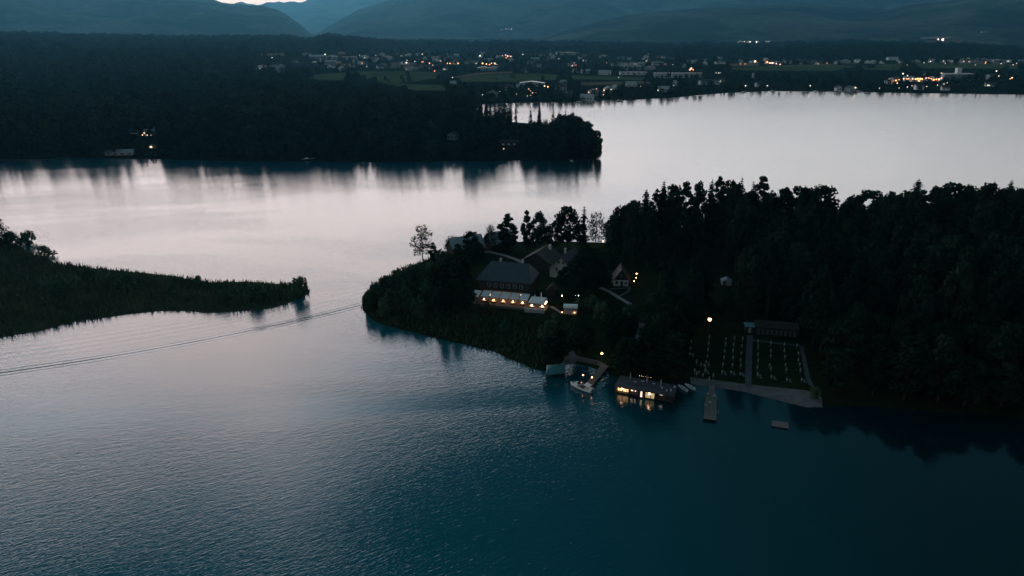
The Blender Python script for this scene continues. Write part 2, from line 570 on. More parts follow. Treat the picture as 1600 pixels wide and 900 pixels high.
# ---------------------------------------------------------------- surveying helpers
from mathutils.bvhtree import BVHTree

SP, CP = math.sin(PITCH), math.cos(PITCH)


def proj(x, y, z):
    zc = y * CP - (z - CAMH) * SP
    yc = y * SP + (z - CAMH) * CP
    return 800 + FOC * x / zc, 450 - FOC * yc / zc


_v, _f = [], []
for _o in COL.objects:
    if _o.name.startswith(('ground', 'mountain')):
        b0 = len(_v)
        _v += [tuple(q.co) for q in _o.data.vertices]
        _f += [tuple(b0 + i for i in p.vertices) for p in _o.data.polygons]
LANDS = BVHTree.FromPolygons(_v, _f)
del _v, _f


def HIT(px, py):
    """point of the land seen at a photo pixel"""
    cx, c2 = (px - 800) / FOC, (450 - py) / FOC
    d = Vector((cx, CP + c2 * SP, -SP + c2 * CP)).normalized()
    q = LANDS.ray_cast(Vector((0, 0, CAMH)), d, 40000)[0]
    if q is None:
        x, y = G(px, max(py, 60), 0)
        return Vector((x, y, 0))
    return q


def GZ(x, y):
    """height of the land at x, y"""
    q = LANDS.ray_cast(Vector((x, y, 3000)), Vector((0, 0, -1)), 4000)[0]
    return q.z if q is not None else 0.0


def inpoly_px(px, py, poly):
    c = False
    n = len(poly)
    for i in range(n):
        (x1, y1), (x2, y2) = poly[i], poly[(i + 1) % n]
        if (y1 > py) != (y2 > py) and px < x1 + (py - y1) * (x2 - x1) / (y2 - y1):
            c = not c
    return c


# ---------------------------------------------------------------- tree prototypes
def quads(C, U, Vv):
    """C centres, U and V half-axes -> quads"""
    n = len(C)
    P = np.stack([C - U - Vv, C + U - Vv, C + U + Vv, C - U + Vv], 1).reshape(-1, 3)
    return P, np.arange(4 * n).reshape(n, 4)


def rand_dirs(n, rng):
    d = rng.normal(size=(n, 3))
    return d / np.linalg.norm(d, axis=1)[:, None]


def crown_broad(seed, h, rad, base, nclump, nleaf, leaf, point=0.0, hollow=0.45):
    """leaf clumps spread through an uneven crown; h top, base lower edge"""
    rng = np.random.default_rng(seed)
    cs, rs = [], []
    H = h - base
    for i in range(nclump):
        u = (i + rng.uniform(0.1, 0.9)) / nclump
        prof = math.sin(math.pi * min(1, (0.12 + 0.86 * u))) ** 0.6
        prof *= (1 - point * u)
        a = i * 2.4 + rng.uniform(-0.6, 0.6)
        rr = rad * prof * rng.uniform(hollow, 0.92)
        cs.append((rr * math.cos(a), rr * math.sin(a), base + H * (0.08 + 0.86 * u) + rng.uniform(-.04, .04) * H))
        rs.append(rad * rng.uniform(0.26, 0.44) * (1 - 0.35 * u * (1 if point else 0.4)))
    cs, rs = np.array(cs), np.array(rs)
    wts = rs ** 2 / (rs ** 2).sum()
    idx = rng.choice(nclump, nleaf, p=wts)
    d = rand_dirs(nleaf, rng)
    d[:, 2] = d[:, 2] * 0.85 + 0.1
    C = cs[idx] + d * (rs[idx] * rng.uniform(0.45, 1.12, nleaf) ** 0.8)[:, None]
    nrm = d + rng.normal(scale=0.5, size=(nleaf, 3))
    nrm /= np.linalg.norm(nrm, axis=1)[:, None]
    a = np.cross(nrm, rand_dirs(nleaf, rng))
    a /= np.linalg.norm(a, axis=1)[:, None]
    b = np.cross(nrm, a)
    s = leaf * rng.uniform(0.55, 1.25, nleaf)
    return quads(C, a * s[:, None], b * (s * rng.uniform(0.5, 0.9, nleaf))[:, None])


def crown_spruce(seed, h, rad, nlev, nbr, nseg, base=0.08, irregular=0.2, drop=0.0):
    rng = np.random.default_rng(seed)
    C, U, Vv = [], [], []
    for i in range(nlev):
        u = i / (nlev - 1)
        z = h * (base + (1 - base) * u ** 0.92)
        r = rad * (1 - u) ** 0.56 * rng.uniform(1 - irregular, 1 + irregular) + 0.12
        off = rng.uniform(0, 6.28)
        for k in range(nbr):
            if rng.random() < drop:
                continue
            a = off + 6.283 * k / nbr + rng.uniform(-.25, .25)
            rk = r * rng.uniform(0.7, 1.12)
            dr = np.array([math.cos(a), math.sin(a), 0])
            sd = np.array([-math.sin(a), math.cos(a), 0])
            for q in range(nseg):
                f0 = (q + 0.5) / nseg
                c = dr * rk * f0 + np.array([0, 0, z - rk * 0.32 * f0 ** 1.3 + 0.05 * rk])
                wd = rk * (0.30 * (1.1 - f0) + 0.09)
                C.append(c)
                U.append(dr * rk / nseg * 0.62 + np.array([0, 0, -0.2 * rk / nseg]))
                tilt = rng.uniform(-0.6, 0.6)
                Vv.append(sd * wd + np.array([0, 0, wd * tilt]))
    # leader
    for a in (0, 1.57):
        C.append(np.array([0, 0, h * 0.975]))
        U.append(np.array([0, 0, h * 0.02]))
        Vv.append(np.array([math.cos(a), math.sin(a), 0]) * 0.09)
    return quads(np.array(C), np.array(U), np.array(Vv))


def trunk_mesh(name, h, r, limbs, spread, seed, n=7):
    rng = random.Random(seed)
    mb = MB()
    zz = [0, h * 0.3, h * 0.62, h]
    xs = [0] + [rng.uniform(-.25, .25) for _ in range(3)]
    ys = [0] + [rng.uniform(-.25, .25) for _ in range(3)]
    for i in range(3):
        mb.tube((xs[i], ys[i], zz[i]), (xs[i + 1], ys[i + 1], zz[i + 1]), r * (1 - 0.28 * i), r * (1 - 0.28 * (i + 1)), n)
    for i in range(limbs):
        z = h * rng.uniform(0.38, 0.9)
        a = i * 2.4 + rng.uniform(-.4, .4)
        L_ = spread * rng.uniform(0.55, 0.95)
        p1 = (math.cos(a) * L_ * .5, math.sin(a) * L_ * .5, z + L_ * 0.35)
        mb.tube((0, 0, z), p1, r * 0.34, r * 0.2, 5)
        mb.tube(p1, (math.cos(a) * L_, math.sin(a) * L_, z + L_ * 0.85), r * 0.2, r * 0.06, 5)
    return mb.mesh(name, M_BARK)


# kinds: (name, crown mesh, trunk mesh, nominal height, nominal radius)
KINDS = {}


def add_kind(key, name, crown, trunk, h, rad, m):
    KINDS.setdefault(key, []).append((name, mesh_np('crown', *crown, m), trunk, h, rad))


for s_ in range(4):
    add_kind('broad', 'broadleaf_tree', crown_broad(10 + s_, 20, 6.0, 2.5, 30, 2300, 0.46),
             trunk_mesh('trunk', 15, 0.42, 8, 5.0, s_), 20, 6.0, M_LEAF)
for s_ in range(2):
    add_kind('sparse', 'broadleaf_tree', crown_broad(20 + s_, 20, 6.4, 3.5, 34, 950, 0.34, 0.2, 0.35),
             trunk_mesh('trunk', 17.5, 0.34, 16, 6.2, 20 + s_), 20, 6.4, M_LEAF)
for s_ in range(2):
    add_kind('oval', 'broadleaf_tree', crown_broad(30 + s_, 22, 4.4, 1.5, 28, 2000, 0.44, 0.55, 0.3),
             trunk_mesh('trunk', 17, 0.36, 6, 3.0, 30 + s_), 22, 4.4, M_LEAF)
for s_ in range(3):
    add_kind('spruce', 'spruce_tree', crown_spruce(40 + s_, 24, 4.2, 30, 10, 4, 0.06, 0.22, 0.06),
             trunk_mesh('trunk', 23, 0.34, 0, 1, 40 + s_), 24, 4.2, M_SPRUCE)
for s_ in range(2):
    add_kind('thin', 'spruce_tree', crown_spruce(50 + s_, 24, 2.9, 26, 9, 3, 0.12, 0.35, 0.12),
             trunk_mesh('trunk', 23, 0.28, 0, 1, 50 + s_), 24, 2.7, M_SPRUCE)
for s_ in range(3):
    add_kind('pine', 'pine_tree', crown_broad(60 + s_, 26, 4.6, 10, 20, 1500, 0.42, 0.45, 0.45),
             trunk_mesh('trunk', 24, 0.4, 10, 3.4, 60 + s_), 26, 4.6, M_SPRUCE)
for s_ in range(3):
    add_kind('bush', 'shrub', crown_broad(70 + s_, 5.0, 3.4, -0.3, 20, 1100, 0.26, 0.0, 0.2),
             trunk_mesh('stem', 3.4, 0.14, 5, 2.2, 70 + s_), 5.0, 3.4, M_WILLOW)
TREES = []                      # (x, y, height, radius) of everything planted, to keep spacing


def plant(key, x, y, h, rad=None, label=None, cat='tree', group=None, var=None, z=None):
    ks = KINDS[key]
    name, crown, trunk, h0, r0 = ks[random.randrange(len(ks)) if var is None else var % len(ks)]
    z = GZ(x, y) if z is None else z
    t_ = thing(name, label, cat, (x, y, z - 0.15), random.uniform(0, 6.28), group)
    sz = h / h0
    sr = (rad / r0) if rad else sz
    c = obj('crown', crown, t_)
    c.scale = (sr, sr, sz)
    k = obj('trunk' if key != 'bush' else 'stem', trunk, t_)
    k.scale = ((sr + sz) / 2, (sr + sz) / 2, sz)
    TREES.append((x, y, h, rad or r0 * sz))
    return t_


# ---------------------------------------------------------------- things that must stay in view: (x0, y0, x1, y1, ground distance)
KEEP = []


def keep(x0, y0, x1, y1):
    q = HIT((x0 + x1) / 2, y1)
    KEEP.append((x0, y0, x1, y1, math.hypot(q.x, q.y) - 1.0))


for r_ in [(738, 404, 900, 492), (686, 370, 722, 392), (745, 362, 768, 378), (950, 398, 1000, 450), (938, 448, 990, 478),
           (1127, 436, 1144, 447), (1072, 520, 1262, 612), (1100, 494, 1114, 520), (1160, 500, 1262, 534),
           (1062, 590, 1290, 640), (846, 545, 1052, 640), (778, 392, 852, 414), (935, 548, 946, 558),
           (880, 478, 906, 494), (1006, 460, 1024, 478), (990, 422, 1004, 446), (868, 455, 884, 468), (893, 454, 914, 468),
           (856, 380, 864, 392), (938, 370, 947, 380), (736, 388, 765, 396), (995, 505, 1008, 530), (1268, 618, 1345, 630),
           (206, 203, 246, 216), (232, 225, 252, 234), (150, 232, 206, 246), (560, 202, 582, 218), (696, 208, 717, 220),
           (782, 220, 812, 236), (666, 190, 678, 200), (470, 243, 494, 250), (888, 247, 898, 252), (0, 238, 110, 250),
           (800, 166, 825, 192), (832, 168, 838, 186), (848, 168, 866, 184)]:
    keep(*r_)


VILL = [(392, 80), (560, 76), (700, 78), (1100, 90), (1620, 90), (1620, 160), (870, 166), (745, 166), (715, 156),
        (640, 142), (560, 130), (480, 124), (392, 120)]
FIELDS = [('stub', [(585, 99), (640, 97), (668, 102), (650, 110), (592, 104)]),
          ('meadow', [(716, 122), (760, 117), (830, 115), (872, 117), (872, 125), (800, 128), (722, 128)]),
          ('stub', [(706, 121), (745, 114), (800, 112), (800, 114.4), (760, 116.4), (716, 121.4)]),
          ('meadow', [(893, 118), (1010, 121), (1002, 126), (893, 124)]),
          ('stub', [(905, 129), (1010, 127), (1018, 131), (905, 134)]),
          ('stub', [(1138, 100), (1185, 98), (1186, 103), (1146, 104)]),
          ('meadow', [(1136, 106), (1210, 103.5), (1300, 101.5), (1342, 104), (1300, 111), (1150, 110)]),
          ('stub', [(1200, 103), (1300, 100), (1345, 99), (1345, 100.5), (1300, 101.4), (1200, 104.4)]),
          ('meadow', [(1346, 103), (1400, 99.5), (1425, 103), (1402, 110), (1350, 109)]),
          ('meadow', [(545, 112), (640, 111), (690, 114), (690, 122), (610, 132), (545, 120)]),
          ('stub', [(407, 84), (445, 83), (444, 87.5), (408, 87)]),
          ('meadow', [(598, 130), (690, 134), (700, 142), (650, 142)]),
          ('meadow', [(150, 113), (190, 107), (216, 105), (216, 115), (150, 116.5)]),
          ('meadow', [(470, 118), (540, 114), (545, 126), (480, 124)]),
          ('meadow', [(1428, 98), (1590, 100), (1590, 108), (1440, 107)]),
          ('stub', [(1444, 63), (1500, 62.5), (1572, 68), (1560, 71), (1448, 67)]),
          ('meadow', [(1358, 60), (1405, 59), (1406, 63.5), (1362, 65)])]


for _fk, _fp in FIELDS[:10] + FIELDS[11:]:
    _xs, _ys = [p_[0] for p_ in _fp], [p_[1] for p_ in _fp]
    if max(_xs) > 430 and min(_ys) > 90:
        keep(min(_xs) + 4, min(_ys) + 1, max(_xs) - 4, max(_ys) - 1)


def blocked(x, y, z, h, rad, pad=0.6):
    pxb, pyb = proj(x, y, z)
    _, pyt = proj(x, y, z + h)
    d = math.hypot(x, y)
    wpx = rad * FOC / (y * CP + (CAMH - z) * SP) * pad
    for x0, y0, x1, y1, kd in KEEP:
        if d < kd + (3 if kd < 450 else 8) and pxb + wpx > x0 and pxb - wpx < x1 and pyb > y0 and pyt < y1:
            return True
    return False


def top_height(px, ytop, x, y, z):
    d = math.hypot(x, y)
    return ray_at(px, ytop, d)[2] - z


def plant_px(key, px, ytop, ybase, wpx, label, group=None, var=None, cat='tree'):
    q = HIT(px, ybase)
    h = top_height(px, ytop, q.x, q.y, q.z)
    rad = wpx / 2 / FOC * (q.y * CP + (CAMH - q.z) * SP)
    return plant(key, q.x, q.y, h, rad, label, cat, group, var, q.z)


# trees around the restaurant
for a in [('sparse', 661, 351, 409, 40, 'lone ragged tree with gaps in its crown at the left end of the farmyard', 0),
          ('oval', 678, 378, 414, 20, 'small dark tree tucked against the right side of the lone ragged tree', 0),
          ('sparse', 707, 367, 396, 30, 'low lacy tree standing behind the bright barn roof', 1),
          ('broad', 736, 362, 402, 30, 'round dark tree between the two barn roofs', 0),
          ('sparse', 768, 351, 392, 30, 'pale thin tree rising beside the right barn roof', 0),
          ('oval', 793, 332, 394, 40, 'broad dark tree with pointed top, left of the twin trees behind the restaurant', 1),
          ('oval', 823, 328, 392, 24, 'taller left one of the twin trees behind the restaurant', 0),
          ('broad', 842, 332, 392, 32, 'rounder right one of the twin trees behind the restaurant', 1),
          ('broad', 866, 346, 390, 30, 'lower round tree against the left flank of the tall yard tree', 2),
          ('broad', 886, 321, 388, 38, 'tall wide yard tree with light showing under its crown', 3),
          ('thin', 911, 321, 386, 17, 'slim pointed spruce between the tall yard tree and the pale thin tree', 0),
          ('sparse', 930, 328, 388, 34, 'pale open tree just left of the water gap with the lamp', 1),
          ('oval', 717, 380, 440, 32, 'dark tree to the left of the restaurant roof', 0),
          ('broad', 703, 398, 450, 40, 'low dark tree leaning over the slope left of the restaurant', 1),
          ('oval', 693, 432, 492, 34, 'upright dark tree on the slope, left of the restaurant awnings', 1),
          ('oval', 712, 426, 484, 34, 'dark upright tree second to the left of the restaurant awnings', 0),
          ('broad', 730, 446, 482, 30, 'low round tree just left of the white awnings', 1),
          ('broad', 690, 412, 458, 36, 'dark tree below the left barn', 3),
          ('broad', 722, 402, 440, 34, 'dark tree pressed against the left end of the restaurant roof', 0),
          ('broad', 897, 432, 468, 30, 'dark rounded tree between the yard lamps right of the restaurant', 2),
          ('broad', 915, 384, 424, 34, 'dark tree behind the cream gabled house', 1),
          ('oval', 958, 384, 428, 26, 'upright dark tree just behind the white cottage', 0),
          ('broad', 745, 378, 408, 30, 'small dark tree behind the upper left roof corner', 2),
          ('broad', 907, 398, 462, 50, 'big dark tree filling the yard right of the gabled house', 0),
          ('broad', 928, 402, 452, 40, 'dark tree between the big yard tree and the white cottage', 1),
          ('broad', 888, 414, 458, 34, 'dark tree covering the lower corner of the cream gable', 2),
          ('oval', 945, 412, 450, 26, 'narrow dark tree left of the white cottage', 1),
          ('broad', 1028, 452, 520, 48, 'dark tree in front of the slope right of the white cottage', 3),
          ('broad', 1062, 455, 512, 44, 'dark tree left of the bright lamp mast', 0),
          ('broad', 1012, 510, 586, 62, 'largest tree hanging over the lit boathouse', 1),
          ('broad', 975, 528, 582, 46, 'dark tree behind the left end of the lit boathouse', 2),
          ('broad', 1048, 520, 590, 52, 'dark tree behind the right end of the lit boathouse', 0),
          ('broad', 965, 488, 548, 46, 'dark tree above the yellow light by the dock', 3),
          ('broad', 905, 498, 556, 50, 'dark tree on the bank left of the yellow light', 1),
          ('broad', 868, 520, 568, 40, 'low tree on the bank above the teal boat cover', 2)]:
    plant_px(a[0], *a[1:5], a[5], 'trees round the restaurant', a[6])

# the skyline of the right wood
ORD = ['first', 'second', 'third', 'fourth', 'fifth', 'sixth', 'seventh', 'eighth', 'ninth', 'tenth', 'eleventh',
       'twelfth', 'thirteenth', 'fourteenth', 'fifteenth', 'sixteenth', 'seventeenth', 'eighteenth', 'nineteenth',
       'twentieth']
SKYL = [('broad', 957, 336, 386, 24), ('broad', 969, 319, 388, 28), ('broad', 986, 312, 388, 30),
        ('spruce', 1005, 294, 386, 26), ('pine', 1020, 296, 386, 24), ('spruce', 1031, 281, 384, 24),
        ('broad', 1047, 289, 386, 26), ('pine', 1066, 282, 384, 28), ('broad', 1086, 287, 384, 28),
        ('spruce', 1104, 278, 382, 22), ('pine', 1117, 276, 382, 28), ('broad', 1136, 281, 382, 26),
        ('thin', 1149, 275, 380, 18), ('thin', 1167, 281, 380, 16), ('pine', 1181, 273, 380, 30),
        ('broad', 1199, 302, 380, 26), ('pine', 1216, 288, 378, 26), ('broad', 1244, 291, 378, 38),
        ('broad', 1275, 290, 374, 46), ('broad', 1327, 302, 372, 30), ('broad', 1350, 297, 372, 38),
        ('oval', 1383, 295, 370, 24), ('broad', 1400, 302, 370, 26), ('spruce', 1420, 277, 368, 36),
        ('pine', 1451, 286, 368, 26), ('broad', 1478, 283, 366, 40), ('broad', 1500, 288, 366, 26),
        ('broad', 1532, 286, 364, 34), ('spruce', 1563, 278, 362, 26), ('broad', 1583, 294, 362, 28),
        ('spruce', 1600, 284, 362, 30), ('broad', 1630, 280, 360, 40)]
WORDS = {'broad': 'round topped leafy tree', 'spruce': 'pointed spruce', 'pine': 'ragged pine', 'thin': 'thin bare spruce',
         'oval': 'narrow leafy tree'}
cnt = {}
for k, px, yt, yb, wd in SKYL:
    side = 'left of the notch' if px < 1303 else 'right of the notch'
    cnt[(k, side)] = n_ = cnt.get((k, side), 0) + 1
    plant_px(k, px, yt, yb, wd * 1.3, f"{WORDS[k]}, {ORD[n_ - 1]} of its kind on the wood's skyline {side}",
             'trees on the skyline of the right wood')

# inside of the wood
SKX = [940, 957, 969, 986, 1005, 1031, 1066, 1104, 1149, 1181, 1199, 1216, 1244, 1275, 1297, 1303, 1308, 1318, 1350, 1400,
       1420, 1478, 1563, 1630, 2200]
SKYY = [372, 345, 330, 322, 312, 300, 298, 296, 294, 300, 306, 304, 300, 300, 318, 372, 366, 318, 308, 306, 300, 298, 298,
        296, 290]
WOODS = [[(952, 392), (1000, 380), (1100, 372), (1250, 362), (1400, 352), (1700, 346), (2100, 342), (2250, 560), (1880, 655),
          (1600, 645), (1450, 633), (1350, 622), (1300, 610), (1290, 575), (1268, 540), (1262, 508), (1160, 500),
          (1040, 478), (1005, 446), (1010, 425), (960, 408)],
         [(1020, 478), (1095, 500), (1075, 525), (1068, 560), (1060, 590), (1000, 585), (945, 566), (950, 520), (1000, 490)]]
LAWN = [(1000, 418), (1110, 412), (1160, 440), (1120, 470), (1020, 462)]
cands = []
for wi, poly in enumerate(WOODS):
    for _ in range(9000):
        px, py = random.uniform(940, 2250), random.uniform(342, 656)
        if not inpoly_px(px, py, poly) or inpoly_px(px, py, LAWN):
            continue
        q = HIT(px, py)
        # thin to even ground density
        if random.random() > (q.length / 520) ** 2.2:
            continue
        cands.append((q.length, px, py, q))
cands.sort(key=lambda c: c[0])
placed = [(t_[0], t_[1]) for t_ in TREES]
wood = []
for L_, px, py, q in cands:
    if any((q.x - a) ** 2 + (q.y - b) ** 2 < 36 for a, b in placed):
        continue
    k = random.choices(['broad', 'spruce', 'pine', 'oval'], [5, 3, 2, 1])[0] if py < 560 else 'broad'
    lim = top_height(px, np.interp(px, SKX, SKYY) - 5, q.x, q.y, q.z)
    h = min(random.uniform(18, 29) if py < 560 else random.uniform(11, 18), lim)
    if h < 7:
        continue
    rad = random.uniform(4.0, 6.2) * (0.75 if k != 'broad' else 1.0) * min(1, h / 16)
    if blocked(q.x, q.y, q.z, h, rad):
        h2 = h
        ok = False
        for h2 in (14, 10, 7):
            if h2 < h and not blocked(q.x, q.y, q.z, h2, rad * h2 / h):
                rad *= h2 / h
                h = h2
                ok = True
                break
        if not ok:
            continue
    placed.append((q.x, q.y))
    wood.append((k, q, h, rad))
LBL = {'broad': 'dark leafy tree inside the wood behind the beach', 'spruce': 'dark spruce inside the wood behind the beach',
       'pine': 'dark pine inside the wood behind the beach', 'oval': 'dark leafy tree inside the wood behind the beach'}
inview = [w_ for w_ in wood if -60 < proj(*w_[1])[0] < 1680]
rest_wood = [w_ for w_ in wood if w_ not in inview[:330]]
for k, q, h, rad in inview[:330]:
    plant(k, q.x, q.y, h, rad, LBL[k], 'tree', 'trees in the right wood', None, q.z)


def scatter(name, pts, proto, label):
    """one stuff object: copies of a crown placed on points (x, y, z, rot, sx, sz)"""
    if not pts:
        return
    A = np.array(pts, dtype=np.float32)
    me = bpy.data.meshes.new(name)
    me.vertices.add(len(A))
    me.vertices.foreach_set('co', A[:, :3].ravel())
    for nm, col in (('rot', np.stack([0 * A[:, 3], 0 * A[:, 3], A[:, 3]], 1)), ('scl', np.stack([A[:, 4], A[:, 4], A[:, 5]], 1))):
        at = me.attributes.new(nm, 'FLOAT_VECTOR', 'POINT')
        at.data.foreach_set('vector', col.astype(np.float32).ravel())
    me.update()
    o = obj(name, me)
    tree = bpy.data.node_groups.new(name, 'GeometryNodeTree')
    tree.interface.new_socket('Geometry', in_out='INPUT', socket_type='NodeSocketGeometry')
    tree.interface.new_socket('Geometry', in_out='OUTPUT', socket_type='NodeSocketGeometry')
    gi, go = tree.nodes.new('NodeGroupInput'), tree.nodes.new('NodeGroupOutput')
    ip = tree.nodes.new('GeometryNodeInstanceOnPoints')
    oi = tree.nodes.new('GeometryNodeObjectInfo')
    oi.inputs['Object'].default_value = proto
    oi.inputs['As Instance'].default_value = True
    tree.links.new(gi.outputs[0], ip.inputs['Points'])
    tree.links.new(oi.outputs['Geometry'], ip.inputs['Instance'])
    for nm, sk in (('rot', 'Rotation'), ('scl', 'Scale')):
        na = tree.nodes.new('GeometryNodeInputNamedAttribute')
        na.data_type = 'FLOAT_VECTOR'
        na.inputs['Name'].default_value = nm
        tree.links.new(na.outputs['Attribute'], ip.inputs[sk])
    tree.links.new(ip.outputs[0], go.inputs[0])
    md = o.modifiers.new('scatter', 'NODES')
    md.node_group = tree
    return tag(o, label, kind='stuff')


# ---------------------------------------------------------------- the wooded peninsula and the far mainland
FAR = {}
FARDEF = {'spruce': (crown_spruce(81, 22, 3.8, 16, 7, 2, 0.04, 0.25, 0.05), 22, 3.8, M_SPRUCE),
          'broad': (crown_broad(82, 17, 5.6, 1.0, 18, 420, 0.85), 17, 5.6, M_LEAF),
          'pine': (crown_broad(83, 22, 4.2, 5, 13, 300, 0.8, 0.5, 0.4), 22, 4.2, M_SPRUCE)}
for k, (cr, h0, r0, m) in FARDEF.items():
    FAR[k] = (mesh_np('crown', *cr, m), trunk_mesh('trunk', h0 * 0.8, 0.3, 0, 1, 3, 5), h0, r0)
FNAME = {'spruce': 'spruce_tree', 'broad': 'broadleaf_tree', 'pine': 'pine_tree'}


def plant_far(k, x, y, z, h, rad, label, group):
    cr, tr, h0, r0 = FAR[k]
    t_ = thing(FNAME[k], label, 'tree', (x, y, z - 0.2), random.uniform(0, 6.28), group)
    c = obj('crown', cr, t_)
    c.scale = (rad / r0, rad / r0, h / h0)
    c = obj('trunk', tr, t_)
    c.scale = (rad / r0, rad / r0, h / h0)
    return t_


def drape(name, px_poly, material, lift, cuts=10, label=None):
    import bmesh
    pts = [HIT(*p) for p in px_poly]
    bm = bmesh.new()
    vs = [bm.verts.new((p.x, p.y, 0)) for p in pts]
    bm.faces.new(vs)
    bmesh.ops.triangulate(bm, faces=bm.faces[:])
    for _ in range(cuts):
        le = [e for e in bm.edges if e.calc_length() > max(4.0, 0.02 * pts[0].length)]
        if not le:
            break
        bmesh.ops.subdivide_edges(bm, edges=le, cuts=1, use_grid_fill=False)
        bmesh.ops.triangulate(bm, faces=[f for f in bm.faces if len(f.verts) > 3])
        if len(bm.faces) > 6000:
            break
    for v_ in bm.verts:
        v_.co.z = GZ(v_.co.x, v_.co.y) + lift
    bmesh.ops.recalc_face_normals(bm, faces=bm.faces[:])
    me = bpy.data.meshes.new(name)
    bm.to_mesh(me)
    bm.free()
    me.materials.append(material)
    o = obj(name, me)
    return tag(o, label, kind='structure')


for k, pl in FIELDS:
    drape('field', pl, M_STUB if k == 'stub' else M_FIELD, 0.5)

rngf = random.Random(11)
far_pts = {'spruce': [], 'broad': [], 'pine': []}
front = []
cell = {}
n_try = 0
for _ in range(150000):
    a = R(rngf.uniform(-37.5, 37.5))
    u = rngf.random()
    D = math.sqrt(560 ** 2 + u * (3900 ** 2 - 560 ** 2)) if rngf.random() < 0.62 else rngf.uniform(560, 2600)
    x, y = D * math.sin(a), D * math.cos(a)
    sp = 6.5 + max(0, D - 700) / 230
    ck = (int(x // sp), int(y // sp), int(sp * 2))
    if ck in cell:
        continue
    q = LANDS.ray_cast(Vector((x, y, 1500)), Vector((0, 0, -1)), 1600)[0]
    if q is None or q.z < 0.35:
        continue
    px, py = proj(x, y, q.z)
    if px < -40 or px > 1640:
        continue
    if py > 262 and px > -40:
        continue
    vill = inpoly_px(px, py, VILL)
    if vill:
        cl_ = math.sin(x / 60 + 1.3 * math.sin(y / 75)) + math.sin(y / 52 + 1.7 * math.sin(x / 83))
        near_shore = D < 1330
        if rngf.random() > (0.30 if cl_ > 0.5 else 0.035) + (0.16 if near_shore else 0):
            continue
    if any(inpoly_px(px, py, f_[1]) for f_ in FIELDS) and rngf.random() > 0.05:
        continue
    if vill:
        k = rngf.choices(['spruce', 'broad', 'pine'], [2, 5, 1])[0]
        h = rngf.uniform(6, 12)
    else:
        k = rngf.choices(['spruce', 'broad', 'pine'], [6, 3, 2] if D < 1500 else [6, 2, 1])[0]
        h = rngf.uniform(17, 26)
    rad = FAR[k][3] * h / FAR[k][2] * (1.0 + max(0, D - 800) / 2600)
    if 740 < px < 870 and 165 < py < 215:       # thin row of trees before the far water
        k = 'spruce'
        rad *= 0.55
        if rngf.random() < 0.12:
            continue
    if 850 < px < 950 and D < 800:
        h = min(h, top_height(px, np.interp(px, [850, 870, 900, 920, 936, 946], [168, 173, 183, 196, 214, 240]) + rngf.uniform(-2, 5), x, y, q.z))
        if h < 5:
            continue
    if blocked(x, y, q.z, h, rad, 0.8 if D < 950 else 0.35):
        for f2 in (0.6, 0.42, 0.28, 0.18):
            if not blocked(x, y, q.z, h * f2, rad * (f2 + 0.15), 0.8 if D < 950 else 0.35):
                break
        else:
            continue
        h *= f2
        rad *= f2 + 0.15
    cell[ck] = 1
    if D < 800 and not vill and len(front) < 400:
        front.append((D, k, x, y, q.z, h, rad))
    else:
        far_pts[k].append((x, y, q.z - 0.3, rngf.uniform(0, 6.28), rad / FAR[k][3], h / FAR[k][2]))
front.sort(key=lambda f_: f_[0])
FL = {'spruce': 'dark spruce in the front rows of the far wooded point', 'broad': 'dark leafy tree in the front rows of the far wooded point',
      'pine': 'dark pine in the front rows of the far wooded point'}
# ragged outline at the tip of the far point
for i, (k, px, yt, yb, wd) in enumerate([
        ('spruce', 873, 172, 200, 9), ('spruce', 883, 169, 206, 9), ('broad', 893, 176, 212, 14), ('spruce', 899, 180, 214, 9),
        ('broad', 906, 183, 222, 14), ('spruce', 914, 188, 226, 9), ('broad', 919, 190, 232, 13), ('pine', 927, 202, 240, 12),
        ('broad', 934, 205, 245, 13), ('broad', 936, 218, 248, 10), ('spruce', 864, 166, 198, 10), ('spruce', 842, 163, 197, 9),
        ('spruce', 829, 163, 197, 9), ('spruce', 797, 160, 194, 8), ('spruce', 786, 162, 193, 10)]):
    q = HIT(px, yb)
    h = top_height(px, yt, q.x, q.y, q.z)
    rad = wd / 2 / FOC * (q.y * CP + (CAMH - q.z) * SP)
    plant_far(k, q.x, q.y, q.z, h, rad, f"{WORDS[k]}, {ORD[i] if i < 10 else ORD[i]} along the tip of the far wooded point",
              'trees at the tip of the far point')
P0 = {}
for i, (D, k, x, y, z, h, rad) in enumerate(front):
    if i < 250:
        o_ = plant_far(k, x, y, z, h, rad, FL[k], 'front trees of the far point')
        P0.setdefault(k, o_.children[0])
    else:
        far_pts[k].append((x, y, z - 0.3, rngf.uniform(0, 6.28), rad / FAR[k][3], h / FAR[k][2]))
print('FAR', {k: len(v_) for k, v_ in far_pts.items()}, 'front', len(front), 'wood', len(wood), len(inview))
for k in far_pts:
    for k2, q, h, rad in rest_wood:
        if (k2 if k2 in FAR else 'broad') == k:
            far_pts[k].append((q.x, q.y, q.z - 0.3, 0.0, rad / FAR[k][3], h / FAR[k][2]))
    scatter({'spruce': 'spruce_forest', 'broad': 'leafy_forest', 'pine': 'pine_forest'}[k], far_pts[k], P0[k],
            'dark forest covering the far shore and the ridge')

